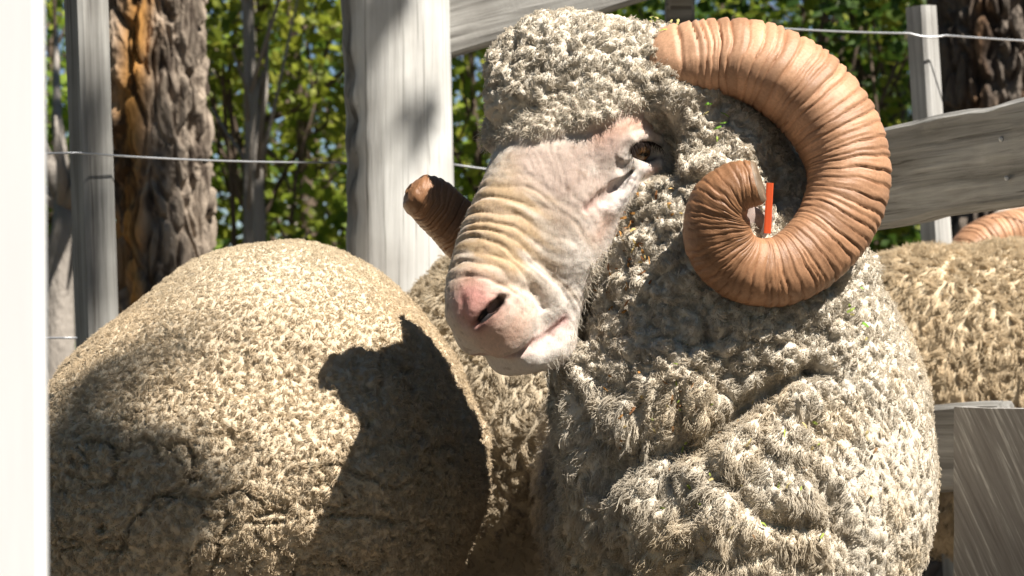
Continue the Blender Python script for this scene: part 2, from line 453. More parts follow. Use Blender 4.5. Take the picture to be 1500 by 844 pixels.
def nail(parent, p, d=(0, -1, 0), r=0.004):
    V = []; F = []; d = Vector(d).normalized(); a = d.orthogonal().normalized(); b = d.cross(a); p = Vector(p)
    for k, (rr, hh) in enumerate(((r, -0.003), (r, 0.0015), (r*0.6, 0.003))):
        for i in range(8):
            V.append(p + a*math.cos(i*math.pi/4)*rr + b*math.sin(i*math.pi/4)*rr + d*hh)
    for k in range(2):
        for i in range(8): F.append((k*8+i, k*8+(i+1) % 8, k*8+8+(i+1) % 8, k*8+8+i))
    F.append(tuple(range(16, 24)))
    V = [parent.matrix_basis.inverted() @ v for v in V]
    return mesh('nail', np.array(V), F, M_WIRE, parent, smooth=False)

def log_post(name, u0, u1, v0, v1, Y, r_px, label, seed, mat, top_z=None):
    """round weathered log leaning from (u1,v1) up to (u0,v0)"""
    a = P(u1, v1, Y); b = P(u0, v0, Y); d = (b - a) / (b[2] - a[2])
    z0, z1 = -0.3, top_z if top_z else b[2]
    nz, na = 160, 72; zz = np.linspace(z0, z1, nz); th = np.linspace(0, 2*math.pi, na, endpoint=False)
    T, Z = np.meshgrid(th, zz); R = r_px * K * Y
    c = np.stack([np.cos(T)*2.2, np.sin(T)*2.2, Z*0.9], -1).reshape(-1, 3)
    rr = R * (1 + 0.035*fbm(c, seed) ) 
    Tr = T.ravel()
    # drying checks: narrow splits running with the grain
    for k in range(16):
        t0 = rng.uniform(0, 2*math.pi); w = rng.uniform(0.012, 0.03)
        dt = (Tr - t0 - 0.06*np.sin(Z.ravel()*3+k) + math.pi) % (2*math.pi) - math.pi
        rr = rr - 0.004*np.exp(-(dt/w)**2) * sstep(-0.1, 0.35, vnoise(np.stack([Z.ravel()*2.5, 0*Tr+k, 0*Tr], 1), seed+k))
    rr = rr + 0.0022*fbm(np.stack([np.cos(Tr)*22, np.sin(Tr)*22, Z.ravel()*1.2], 1), seed+3)
    # worn hollow with a knot on the left flank
    dt = (Tr - math.radians(200) + math.pi) % (2*math.pi) - math.pi
    zk = P(520, 190, Y)[2]
    g = np.exp(-(dt/0.42)**2 - ((Z.ravel()-zk)/0.14)**2)
    rr = rr - 0.012*g*(1 + 0.5*np.sin(Z.ravel()*90 + 3*fbm(c*3, 5)))
    x = rr*np.cos(Tr); y = rr*np.sin(Tr); zr = Z.ravel()
    V = np.stack([a[0] + d[0]*(zr - a[2]) + x, a[1] + y, zr], 1)
    V[:, 0] -= 0.010*sstep(P(0, 330, Y)[2], P(0, 420, Y)[2] - 0.2, zr)
    i, j = np.meshgrid(np.arange(nz-1), np.arange(na), indexing='ij')
    F = [tuple(map(int, f)) for f in np.stack([i*na+j, i*na+(j+1) % na, (i+1)*na+(j+1) % na, (i+1)*na+j], -1).reshape(-1, 4)]
    F.append(tuple((nz-1)*na + k for k in range(na)))
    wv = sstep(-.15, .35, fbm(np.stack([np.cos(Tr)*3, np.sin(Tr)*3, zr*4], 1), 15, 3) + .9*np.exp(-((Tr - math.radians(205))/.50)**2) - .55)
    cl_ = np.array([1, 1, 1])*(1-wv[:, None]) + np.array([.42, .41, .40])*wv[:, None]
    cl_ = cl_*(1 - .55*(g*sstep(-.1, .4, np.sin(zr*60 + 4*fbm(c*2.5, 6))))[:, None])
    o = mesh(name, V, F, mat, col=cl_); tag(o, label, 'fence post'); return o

YB = 3.5                                                                 # back fence
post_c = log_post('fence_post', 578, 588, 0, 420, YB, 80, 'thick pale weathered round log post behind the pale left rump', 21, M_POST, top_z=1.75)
post_s = board('fence_post', P(992, 2200, YB+.07) * np.array([1, 1, 0]) + np.array([0, 0, -.2]), P(990, 60, YB+.07) + np.array([0, 0, .45]), 0.042, 0.04, M_GREYV,
               'small sawn post end just showing above the wool beside the horn', 'fence post', 31, up=(1, 0, 0))
pa, pb = P(640, 14, YB + 0.015), P(1010, -82, YB + 0.02)
rail_top = board('fence_rail', pa - 0.0*(pb-pa), pb + 0.25*(pb - pa), 0.138, 0.035, M_GREY, 'grey rough rail nailed to the log post above the woolly forehead', 'fence rail', 41, rough=0.004)
ra, rb = P(1240, 268, 2.96), P(1560, 222, 2.62)
rail_r = board('fence_rail', ra, rb, 0.116, 0.03, M_GREY, 'wide grey cracked rail to the right of the curled horn', 'fence rail', 43, rough=0.006)
for q in (P(1470, 205, 2.70), P(1478, 262, 2.69)): nail(rail_r, q - np.array([.005, .013, 0]), (-.3, -1, 0), 0.003)
# lower right: short sawn rail and the broad rough post it is fixed to
low_rail = board('fence_rail', P(1290, 660, 2.84), P(1475, 662, 2.70), 0.100, 0.03, M_GREY, 'short low rail between the woolly chest and the broad sawn post', 'fence rail', 47)
def rough_post():
    m, nt, b = new_mat('saw_marked_plank'); L = nt.links
    tc = N(nt, 'ShaderNodeTexCoord'); m0 = N(nt, 'ShaderNodeMapping'); m0.inputs['Rotation'].default_value = (0, math.radians(-60), 0); mp = N(nt, 'ShaderNodeMapping'); mp.inputs['Scale'].default_value = (9, 60, 190)
    L.new(tc.outputs['Object'], m0.inputs['Vector']); L.new(m0.outputs[0], mp.inputs['Vector'])
    n = N(nt, 'ShaderNodeTexNoise', i_Scale=1.0, i_Detail=5.0, i_Roughness=0.7, i_Distortion=0.3); L.new(mp.outputs[0], n.inputs['Vector'])
    r = ramp(nt, [(0.3, (0.20, 0.18, 0.165)), (0.55, (0.33, 0.31, 0.285)), (0.66, (0.62, 0.60, 0.56))]); L.new(n.outputs['Fac'], r.inputs[0])
    L.new(r.outputs[0], b.inputs['Base Color']); b.inputs['Roughness'].default_value = 0.85
    bp = N(nt, 'ShaderNodeBump', i_Strength=0.8, i_Distance=0.003); L.new(n.outputs['Fac'], bp.inputs['Height']); L.new(bp.outputs[0], b.inputs['Normal'])
    # broad face looks to the camera's left, so the sun only grazes it
    Yp = 2.55; zt = P(0, 597, Yp)[2]
    c = P(1462, 700, Yp); h = 0.034
    ang = math.radians(-47); fx = Vector((math.cos(ang), math.sin(ang), 0)); fn = Vector((-math.sin(ang), math.cos(ang), 0))
    w = 0.097; t = 0.024
    xs = np.linspace(-w/2, w/2, 12); zs = np.linspace(-0.25, zt, 60); V = []; F = []
    ring = [(x, -t/2) for x in xs] + [(w/2, t/2 * 0.0)] + [(x, t/2) for x in xs[::-1]] + [(-w/2, 0.0)]
    m_ = len(ring)
    for z in zs:
        for (x, y) in ring: V.append((x, y, z))
    V = np.array(V); V[:, :2] += 0.0015*np.stack([fbm(V*20, 3), fbm(V*np.array([40, 40, 15]), 4)], 1)
    V[:, 2] += np.where(V[:, 2] > zt - 1e-6, 0.003*fbm(V*30, 8) , 0)
    for i in range(len(zs)-1):
        for j in range(m_): F.append((i*m_+j, i*m_+(j+1) % m_, (i+1)*m_+(j+1) % m_, (i+1)*m_+j))
    F.append(tuple((len(zs)-1)*m_+j for j in range(m_)))
    o = mesh('fence_post', V, F, m, smooth=False)
    o.location = (c[0], c[1], 0); o.rotation_euler = (0, 0, ang)
    tag(o, 'broad dark saw marked post end in the lower right corner', 'fence post')
rough_post()
def batten(name, u_top, v_top, u_bot, v_bot, Y, w1, w2, ang, mat, label, seed, zt=None):
    b = P(u_top, v_top, Y); a0 = P(u_bot, v_bot, Y); d = (b - a0)/(b[2] - a0[2]); a = b + d*(-0.3 - b[2])
    if zt: b = b + d*(zt - b[2])
    L_ = float(np.linalg.norm(b - a)); V, F = plank_mesh(L_, w1, w2, seed, nl=70, rough=0.0012, warpz=0.0)
    o = mesh(name, V, F, mat, smooth=False)
    orient(o, a, b, up=(math.cos(ang), math.sin(ang), 0)); tag(o, label, 'fence post'); return o
M_STAKE = mat_wood('pale_sawn_stake', (0.45, 0.44, 0.42), (0.66, 0.65, 0.62), 1.0, 0.4, 'X')
M_BATTEN = mat_wood('grey_sawn_batten', (0.26, 0.25, 0.23), (0.45, 0.44, 0.41), 1.0, 0.4, 'X')
stake_r = batten('fence_stake', 1349, 10, 1372, 358, 3.9, 0.040, 0.040, math.radians(42), M_STAKE, 'square sawn stake with one sunlit face behind the right rail', 51)
post_l = batten('fence_stake', 126, 0, 143, 500, 3.3, 0.047, 0.047, math.radians(38), M_BATTEN, 'grey square stake in front of the orange barked trunk', 53, zt=1.7)

def front_post():
    # near white painted post, out of focus at the left edge
    Y = 0.95; R_ = [(P(-220, 0, Y)[0], Y - .02), (P(77, 0, Y)[0] - .003, Y - .02), (P(77, 0, Y)[0], Y - .017), (P(77, 0, Y)[0] - .012, Y + .05), (P(-220, 0, Y)[0], Y + .05)]
    V = []; F = []; zs = np.linspace(-0.3, 1.5, 20); m_ = len(R_)
    for z in zs:
        for (x, y) in R_: V.append((x + (0.75 - z)*0.006, y, z))
    for i in range(len(zs)-1):
        for j in range(m_): F.append((i*m_+j, i*m_+(j+1) % m_, (i+1)*m_+(j+1) % m_, (i+1)*m_+j))
    F.append(tuple((len(zs)-1)*m_+j for j in range(m_)))
    tag(mesh('gate_post', V, F, M_WHITE, smooth=False), 'white painted post blurred close at the edge of the view', 'gate post')
front_post()

def tube(pts, r, sides=6, closed_ends=True, radii=None):
    pts = np.asarray(pts, float); n = len(pts); V = []; F = []
    T = nrm(np.gradient(pts, axis=0)); nrm0 = nrm(np.cross(T[0], [0.3, 0.2, 0.9])); 
    for i in range(n):
        nrm0 = nrm(nrm0 - (nrm0 @ T[i])*T[i]); b = np.cross(T[i], nrm0); R = r if radii is None else radii[i]
        for k in range(sides):
            a = 2*math.pi*k/sides; V.append(pts[i] + R*(math.cos(a)*nrm0 + math.sin(a)*b))
    for i in range(n-1):
        for k in range(sides): F.append((i*sides+k, i*sides+(k+1) % sides, (i+1)*sides+(k+1) % sides, (i+1)*sides+k))
    F.append(tuple(range(sides-1, -1, -1))); F.append(tuple((n-1)*sides+k for k in range(sides)))
    return np.array(V), F
def wire(pts, label, r=0.0014, sag=0.004):
    out = []
    for a, b in zip(pts[:-1], pts[1:]):
        for t in np.linspace(0, 1, 14, endpoint=False):
            p = (1-t)*a + t*b; p = p - np.array([0, 0, sag*4*t*(1-t)]); out.append(p)
    out.append(pts[-1]); V, F = tube(out, r)
    tag(mesh('fence_wire', V, F, M_WIRE), label, 'fence wire')
wire([P(-200, 215, 3.22), P(112, 224, 3.235), P(500, 238, YB+.03), P(578, 240, YB+.095), P(664, 241, YB+.03), P(900, 262, YB+.04)], 'middle strand of fence wire strung past the log post')
wire([P(-200, 496, 3.22), P(113, 495, 3.235)], 'low strand of fence wire ending at the grey stake', sag=0.0)
wire([P(1000, 30, 3.6), P(1333, 49, 3.85), P(1385, 52, 3.86), P(1800, 70, 3.8)], 'upper strand of wire stapled to the sunlit stake', r=0.0016)

# ================================================================== HERO RAM
Fv = np.array([-.41, -.38, -.83]); Sv = np.array([.75, -.65, -.10])       # world axes (x, y, z) of the head: forward, its left side, up
Fv = nrm(Fv); Sv = nrm(Sv - (Sv @ Fv)*Fv); Nv = np.cross(Sv, Fv); Nv = Nv if Nv[2] > 0 else -Nv
HR = np.stack([Fv, Sv, Nv]); HO = HP(798, 150, 0)
def H(t, s, n): return HO + S*(t*Fv + s*Sv + n*Nv)
def tohead(V): return (V - HO) @ HR.T / S

ram = empty('ram', (HP(1080, 700, 300)[0], HP(1080, 700, 300)[1], 0), 'big ram with tightly curled tan horns turning its wrinkled face left', 'ram')

def fleece_prims():
    return [  # u, v, w, ru, rv, rw, k
        (836, 118, 40, 122, 97, 72, .02),
        (965, 150, 105, 135, 108, 138, .03),
        (890, 128, 40, 98, 54, 58, .02),
        (800, 158, 30, 80, 46, 56, .02),
        (876, 146, 16, 62, 38, 48, .02),
        (944, 92, 40, 46, 50, 46, .02),
        (1050, 300, 85, 145, 165, 145, .03),
        (985, 400, 70, 127, 150, 130, .03),
        (885, 300, 240, 110, 150, 130, .03),
        (835, 335, 190, 88, 120, 110, .03),
        (852, 575, -8, 15, 52, 18, .012),
        (932, 505, 285, 120, 170, 140, .03),
        (1085, 460, 108, 190, 200, 190, .04),
        (985, 545, 80, 142, 150, 165, .03),
        (962, 650, 85, 130, 150, 165, .03),
        (1060, 745, 110, 215, 230, 220, .04),
        (1184, 700, 190, 182, 270, 260, .05),
        (1150, 560, 260, 170, 170, 260, .05),
        (1035, 745, 650, 232, 290, 640, .06), (1025, 705, 1050, 235, 300, 180, .05)]
def build_fleece():
    fl = Field(axis((P(700, 0, 2.1)[0]-.02, .42, .0021), (.42, .50, .008)), axis((1.98, 2.30, .0021), (2.30, 3.1, .012)), axis((.2, .45, .01), (.45, 1.03, .0021)))
    for (u, v, w, ru, rv, rw, k) in fleece_prims():
        Y = 2.2 + w*S; s = K*Y
        fl.ell(P(u, v, Y), (ru*s, rw*s, rv*s), None, k)
    # open the face: eye hollow and the bare front of the head
    V, Q = fl.extract(); V = smooth_mesh(V, Q, 2)
    return V, Q
def px(V): return V[:, 0]/(K*V[:, 1]) + 750, 422 - (V[:, 2]-CAMZ)/(K*V[:, 1])
FV, FQ = build_fleece(); FN = vnormals(FV, FQ)
def hero_zone(V):
    u, v = px(V)
    chest = sstep(520, 640, v - 0.15*(u-1000))
    side = sstep(1190, 1290, u + 0.05*(v-600)) * sstep(380, 430, v)
    return u, v, chest, side
ZC = P(0, 560, 2.2)[2]
def hero_w(V):
    """lock space: below the throat the locks are long and hang, so the space is drawn out downwards"""
    u, v = px(V)
    W = V.copy(); W[:, 0] = V[:, 0] + .45*np.minimum(V[:, 2]-ZC, 0)*np.clip((u-1080)/260, -1, .8)
    W[:, 2] = np.where(V[:, 2] > ZC, V[:, 2], ZC + (V[:, 2]-ZC)*.45)
    return warp(W, 101)
def dome(p, seed):
    d1, d2, c, i = worley(p, seed)
    return np.sqrt(np.clip(1 - (d1/.85)**2, 0, 1))*.75 + .25*sstep(0, .25, d2-d1), i
def hero_lump(V, Nn):
    u, v, chest, side = hero_zone(V)
    big = fbm(V*16, 3, 2)
    W = hero_w(V)
    a, ia = dome(W/.0125, 101); b_, ib = dome(W/.0055, 111)
    top = sstep(250, 180, v)
    c_, ic = dome(W/.027 + .15*fbm(V*30, 23)[:, None], 121)
    nv = fbm(V*26, 29, 2); rid = 1 - 2*np.abs(fbm(W*75, 27, 3)); rid2 = 1 - 2*np.abs(fbm(W*38 + 3.3, 28, 2))
    kk = .55 + .75*sstep(-.35, .35, nv)
    lump = (c_-.6)*.010*(1-.85*top)*(1-.75*side)*kk + (ic-.5)*.006*(1-top)*(1-side) + (a-.6)*.0062*(1-.62*side)*(1.35-.5*kk) + (b_-.6)*.0024 + .0030*(ia-.5)*(1-side) \
        + (.0038*rid + .0045*rid2*(1-.5*top))*(1-.6*side) - .002
    folds = -.012*np.exp(-(fbm(V*8.0 + np.array([0, 0, 3.1]), 9, 2)/0.07)**2)*(.5+.5*chest)*(1-side)*(1-.8*top)
    fine = .0010*fbm(V*420, 19, 2)
    eye_ = -.020*np.exp(-((u-945)/40)**2 - ((v-215)/36)**2) - .030*np.exp(-((u-1152)/34)**2 - ((v-268)/60)**2)
    return V + Nn*(lump + big*0.010*(1-side) + folds + fine + eye_)[:, None]
FV2 = hero_lump(FV, FN)
# the throat fold: a deep crease running from under the jaw up to the right
def crease(V, Nn, pts, wid, dep):
    u, v = px(V); d = np.full(len(V), 1e9)
    for (a, b), (c, e) in zip(pts[:-1], pts[1:]):
        ax, ay = c-a, e-b; t = np.clip(((u-a)*ax + (v-b)*ay)/(ax*ax+ay*ay), 0, 1); d = np.minimum(d, np.hypot(u-a-t*ax, v-b-t*ay))
    front = Nn[:, 1] < 0.2
    return V - Nn*(np.exp(-(d/wid)**2)*dep*front)[:, None]
FV2 = crease(FV2, FN, [(1035, 645), (1075, 610), (1120, 575), (1200, 540)], 14, .022)
FV2 = crease(FV2, FN, [(968, 175), (985, 205), (980, 250), (1000, 262), (1060, 262)], 9, .014)
FV2 = crease(FV2, FN, [(900, 690), (960, 660), (1010, 655)], 20, .018)
FN2 = vnormals(FV2, FQ)
HWOOL = np.array([0.75, 0.67, 0.55]); 
def hero_col(V, idh=None, lv=None):
    u, v, chest, side = hero_zone(V)
    c = HWOOL[None] * (1 + 0.12*fbm(V*22, 41)[:, None])
    yel = sstep(0.1, .6, fbm(V*14, 44))[:, None]*0.5 + 0.35*sstep(700, 800, v)[:, None]*(1-side[:, None])
    c = c*(1 - yel) + c*np.array([1.03, .93, .76])*yel
    br = (sstep(.35, .6, fbm(V*55, 47))*sstep(1010, 900, u)*sstep(240, 300, v)*sstep(600, 450, v))[:, None]*.55
    c = c*(1-br) + np.array([.42, .28, .14])*br
    gr = (sstep(0.15, .5, fbm(V*9, 49))*chest*(1-side))[:, None]*.35
    c = c*(1-gr) + np.array([.56, .55, .53])*gr
    if idh is not None: c = c*(0.86 + 0.24*idh[:, None])
    return c
fle = mesh('fleece', FV2, FQ, M_FLEECE, ram, col=hero_col(FV2))
def hero_par(root):
    u, v, chest, side = hero_zone(root)
    return dict(spacing=.0075, grid=.0075, space=hero_w, zs=np.where(root[:, 2] > ZC, 1.0, .45), length=.0040 + .0042*chest*(1-side), up=.85 - .45*chest, flowk=.20 + .75*chest,
                rand=.55 - .2*chest, droop=.15 + .3*chest, curlin=1.15 - .5*chest, clump=.22 + .2*chest, crimp=.0016 + .0005*chest, waves=6.0, radius=.00038, pts=6)
def hero_wt(c0, fn):
    u, v = px(c0); h = tohead(c0)
    k = np.where((h[:, 0] > 20) & (np.abs(h[:, 1]) < 112) & (h[:, 2] > -90) & (h[:, 2] < 60), .05, 1.0)
    return k*(1 - .9*np.exp(-(((u-950)/40)**2 + ((v-224)/30)**2)))
wl = wool(fle, FV2, FQ, FN2, 270000, hero_par, 101, hero_col, hero_wt)

def build_head(feat=None):
    fine = .0016 if feat else .0024
    hd = Field(axis((-.06, .28, fine), (.28, .5, .012)), axis((1.99, 2.26, fine), (2.26, 3.05, .014)), axis((-.01, .60, .014), (.60, .92, fine), (.92, 1.02, .006)))
    E = lambda t, s, n, a, b, c, k=.02, op='add', R=None: hd.ell(H(t, s, n), np.array([a, b, c])*S, HR if R is None else R, k, op)
    E(-70, 0, -100, 120, 100, 100)
    E(60, 0, -90, 150, 92, 88, .02)
    E(185, -8, -62, 165, 66, 66, .025)
    E(306, 10, -76, 56, 54, 56, .02)
    E(324, 14, -72, 36, 38, 40, .012)
    for s in (1, -1):
        E(318, 30*s + (10 if s < 0 else 0), -108, 52, 37, 40, .014)
        E(60, 62*s, -150, 130, 52, 100, .03)
        E(-5, 88*s, -66, 62, 40, 34, .02)            # brow ridge over the eye
        E(120, 54*s, -118, 90, 32, 36, .03)          # cheek bone
        E(326, 36*s + (14 if s < 0 else 0), -68, 26, 17, 24, .01)           # wing of the nostril
    hd.cap(H(30, 0, -235), H(270, 0, -180), 62*S, 44*S, .03)
    E(318, 0, -170, 46, 44, 34, .014)
    hd.cap(HP(826, 385, -14), HP(812, 505, -12), 36*S, 27*S, .025); hd.cap(HP(812, 505, -12), HP(775, 522, -45), 26*S, 23*S, .015)
    # neck, trunk and legs under the fleece
    hd.cap(H(-60, 0, -150), HP(1070, 620, 260), .07, .11, .05)
    hd.cap(HP(1080, 650, 260), HP(1000, 720, 1000), .11, .10, .05)
    for (dx, y) in ((-.09, 2.38), (.09, 2.38), (-.09, 2.85), (.09, 2.85)):
        x = (HP(1090, 0, 300)[0] if y < 2.6 else HP(1000, 0, 800)[0]) + dx
        hd.cap(np.array([x, y, .5]), np.array([x, y+.015, .26]), .055, .032, .03)
        hd.cap(np.array([x, y+.015, .26]), np.array([x, y, .06]), .030, .024, .02)
        hd.cap(np.array([x, y, .05]), np.array([x, y-.02, .02]), .030, .034, .02)
    if feat:
        SP = feat
        def path(pts, rr, off=0.0, k=.004, op='sub'):
            q = [SP(*p) for p in pts]
            for (a, na), (b, nb), ra, rb in zip(q[:-1], q[1:], rr[:-1], rr[1:]): hd.cap(a + na*off, b + nb*off, ra*S, rb*S, k, op)
        # lids and the fold above them, then the eye opening itself
        path([(912, 226), (925, 204), (945, 196), (966, 206)], [5, 7, 8, 6], -.0010, .007, 'add')
        path([(918, 232), (940, 246), (964, 240)], [6, 8, 7], -.0015, .007, 'add')
        a, na = SP(920, 219); b, nb = SP(967, 226); c, nc = SP(943, 221)
        ax_ = nrm(b-a); nn = nrm(nc - (nc @ ax_)*ax_); R = np.stack([ax_, nn, np.cross(ax_, nn)])
        hd.ell(c, np.array([30, 19, 14.5])*S, R, .003, 'sub')
        # bony ridge, tear gland groove
        path([(905, 262), (930, 252)], [9, 9], -.002, .010, 'add'); path([(922, 272), (895, 305)], [12, 10], -.004, .012, 'add')
        path([(928, 246), (905, 271), (885, 290), (861, 306)], [2.5, 6.5, 7.5, 4], .000, .006)
        # nostril comma
        path([(735, 440), (722, 451), (709, 463), (696, 478)], [8, 8, 6.5, 4.5], .0005, .002); path([(722, 451), (712, 461), (704, 469), (698, 477)], [7, 6, 5, 3.5], -.0045, .002)
        path([(733, 441), (722, 452), (710, 462)], [7.5, 7.5, 5], -.006, .002); path([(731, 443), (722, 452)], [7, 6.5], -.012, .002)
        path([(742, 436), (752, 430)], [2.5, 3.5], .001, .004)
        # far nostril wing and the groove between
        path([(678, 438), (679, 470), (690, 488)], [3, 5, 3], .003, .006)
        # mouth
        path([(700, 523), (722, 527), (746, 523), (780, 507), (806, 489), (826, 468)], [6.5, 7, 7, 6, 5, 2.5], -.0008, .003)
        for s_ in (-1,):
            hd.ell(H(0, 132*s_, -98), np.array([25, 17, 12])*S, HR, .004, 'sub')
        path([(784, 408), (798, 432), (806, 455)], [13, 15, 11], -.0062, .010, 'add')
        # folds round the lip
        path([(700, 398), (740, 394), (780, 404), (805, 425), (818, 450)], [4, 6, 7.5, 7.5, 4], -.0028, .009, 'add'); path([(722, 420), (752, 418), (778, 430), (795, 450)], [2.5, 3, 3, 1.5], .0024, .006)
    V, Q = hd.extract(); V = smooth_mesh(V, Q, 1)
    return V, Q
V0, Q0 = build_head(); N0 = vnormals(V0, Q0); U0 = px(V0); OK0 = N0[:, 1] < .45
def SP(a, b):
    d = np.hypot(U0[0]-a, U0[1]-b); i = np.flatnonzero((d < 7) & OK0)
    if len(i) == 0:
        i = np.flatnonzero(OK0); return V0[i[np.argmin(d[i])]], N0[i[np.argmin(d[i])]]
    i = i[V0[i, 1] < V0[i, 1].min() + .02]; w = 1/(d[i]+1)
    return (V0[i]*w[:, None]).sum(0)/w.sum(), nrm((N0[i]*w[:, None]).sum(0))
BV, BQ = build_head(SP); BN = vnormals(BV, BQ)
def seg_d(V, pts):
    q = [SP(*p)[0] for p in pts]; d = np.full(len(V), 9.0)
    for a, b in zip(q[:-1], q[1:]):
        t = np.clip(((V-a) @ (b-a))/((b-a) @ (b-a)), 0, 1); d = np.minimum(d, np.linalg.norm(V - a - t[:, None]*(b-a), axis=1))
    return d/S
def face_detail(V, Nn):
    h = tohead(V); t, s, n = h[:, 0], h[:, 1], h[:, 2]
    wob = fbm(h*0.012, 5, 2); wob2 = fbm(h*0.035, 6, 2)
    # transverse folds over the bridge of the nose
    # long thin creases, close together, running right across and dying out on the cheek
    hs = h*np.array([1, .35, .35]); w3 = fbm(hs*0.020, 5, 2); w4 = fbm(hs*0.05, 8, 2)
    tt = t + 0.12*s + 13*w3
    ph = tt/19.0 + 0.50*w4
    fold = np.abs(np.sin(math.pi*ph))**0.65 - 0.7
    m = sstep(95, 200, t)*sstep(326, 300, t)*sstep(-125, -60, n)*(1 - .75*sstep(15, 90, s))
    d = 4.8*fold*m*np.clip(.75 + 1.1*w4 + .5*wob, .15, 1.6)
    ph2 = (t*.95 + .20*n + 20*w3)/12.5
    m2 = sstep(90, 150, t)*sstep(285, 240, t)*sstep(5, 45, s)
    d += 1.25*(np.abs(np.sin(math.pi*ph2 + 2.0*w4)) - .6)*m2*np.clip(.7 + 1.6*w3, 0, 1.6)
    # fine meandering creases from the brow down towards the bridge
    hq = np.stack([n*.9 + .55*t, (t*.8 - n*.6)*.30, s*.30], 1); w5 = fbm(hq*.045, 15, 2)
    q = (hq[:, 0] + 26*w5)/9.0
    m3 = sstep(10, 50, t)*sstep(165, 105, t)*sstep(-10, 40, s)*sstep(120, 98, s)
    d += 1.1*(np.abs(np.sin(math.pi*q)) - .6)*m3*np.clip(.6 + 1.8*fbm(h*.018, 16, 2), 0, 1.5)
    d += 1.0*fbm(h*0.09, 12, 2)*sstep(-40, 20, t) + .45*fbm(h*.28, 13, 2)*sstep(-40, 20, t)
    # wrinkles of the upper lid
    de = seg_d(V, [(915, 222), (928, 200), (946, 192), (968, 204)])
    d += 1.3*np.sin(de*0.62)*np.exp(-(de/17)**2)
    return V + Nn*(d*S*(h[:, 0] > -60))[:, None], h
def brow_mask(V, Nn):
    u, v = px(V); nz_ = fbm(V*90, 58, 2)
    ev = np.interp(u, [690, 720, 740, 792, 837, 878, 912, 943, 964, 985], [222, 220, 208, 200, 198, 184, 168, 165, 184, 206]) + 8*nz_
    return sstep(7, -9, v - ev)*(V[:, 1] < 2.34)*(u < 985)*(V[:, 2] > .8)
BV2, hh = face_detail(BV, BN)
BM = brow_mask(BV2, BN); a, ia = dome(warp(BV2, 101)/.0105, 101); b_, ib = dome(BV2/.0055, 111)
BV2 = BV2 + BN*((.0065 + (a-.6)*.0065 + (b_-.6)*.0024 + .003*(1-2*np.abs(fbm(BV2*75, 27, 3))))*BM)[:, None]
def face_col(V, h):
    t, s, n = h[:, 0], h[:, 1], h[:, 2]
    nz = fbm(h*0.03, 61); nf = fbm(h*.10, 62)
    c = np.tile(np.array([.80, .725, .645]), (len(h), 1))
    def mixin(m, col):
        nonlocal c
        m = np.clip(m, 0, 1)[:, None]; c = c*(1-m) + np.array(col)*m
    def spot(u, v, r, k=1.0, j=.5): a = SP(u, v)[0]; return k*np.exp(-(np.linalg.norm(V-a, axis=1)/S/(r*(1+j*nz)))**2)
    def line(pts, r, k=1.0): return k*np.exp(-(seg_d(V, pts)/r)**2)
    st = fbm(h*np.array([.09, .018, .018]), 68, 3); mixin(np.clip(1.35*np.exp(-(((t-205)/115)**2 + ((s-20)/76)**2 + ((n+14)/66)**2))*(1+.5*nz+.8*st), 0, .92), (.47, .325, .18)); mixin(np.clip(.55*np.exp(-(((t-190)/70)**2 + ((s-75)/50)**2))*sstep(.0, .5, st + .3*nz), 0, .6), (.58, .43, .28))
    mixin(spot(835, 265, 58, .9, .9) + spot(800, 240, 48, .7, .9), (.47, .37, .31))
    mixin(spot(880, 285, 40, .4), (.56, .38, .31))
    mixin(line([(880, 200), (925, 182), (955, 182)], 20, .85), (.64, .38, .27))
    mixin(spot(893, 215, 26, .6), (.50, .33, .27))
    mixin(spot(690, 440, 34, 1.0, .2) + spot(705, 470, 30, .9, .2), (.72, .36, .31))
    mixin(spot(730, 495, 44, .75) + spot(760, 470, 36, .5), (.70, .47, .36))
    mixin(line([(905, 271), (885, 290), (861, 306)], 8, .9), (.40, .22, .19))
    mixin(line([(928, 246), (914, 261)], 5, .6), (.22, .17, .17))
    mixin(line([(935, 258), (918, 280), (897, 306)], 15, .9), (.84, .79, .75))
    mixin(line([(890, 320), (878, 345)], 14, .6), (.72, .46, .34))
    mixin(line([(938, 250), (958, 246)], 8, .85), (.62, .36, .33))
    mixin(line([(918, 216), (930, 206), (948, 203), (968, 214)], 4.5, .9), (.12, .085, .075)); mixin(line([(922, 228), (945, 236), (968, 232)], 3.5, .85), (.14, .09, .08))
    mixin(line([(700, 523), (722, 527), (746, 523), (780, 507), (806, 489), (826, 468)], 9, .8), (.58, .27, .25)); mixin(line([(700, 524), (722, 528), (746, 524), (780, 508), (806, 490)], 4.5, .9), (.20, .08, .075))  # dark inner line paints the shade under the upper lip
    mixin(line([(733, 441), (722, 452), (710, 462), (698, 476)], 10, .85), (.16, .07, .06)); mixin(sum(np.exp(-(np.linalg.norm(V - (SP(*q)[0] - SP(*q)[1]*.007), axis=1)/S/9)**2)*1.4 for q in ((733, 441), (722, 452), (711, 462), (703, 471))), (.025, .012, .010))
    mixin(line([(740, 536), (790, 530), (830, 500)], 22, .35), (.80, .74, .68))
    sp = sstep(.50, .62, vnoise(h*0.13, 66))*np.exp(-(np.hypot(t-60, n+105)/60)**2); mixin(sp*.7, (.2, .16, .16))
    sp = sstep(.60, .72, vnoise(h*0.10, 67))*sstep(-40, 40, t); mixin(sp*.35, (.35, .25, .18))
    return np.clip(c*(1 + .08*nz + .10*nf)[:, None], .02, .92)
FC = face_col(BV2, hh); FC = FC*(1-BM[:, None]) + HWOOL*(1+.12*fbm(BV2*22, 41)[:, None])*BM[:, None]; BN = vnormals(BV2, BQ)
head = mesh('body', BV2, BQ, M_SKIN, ram, col=FC)

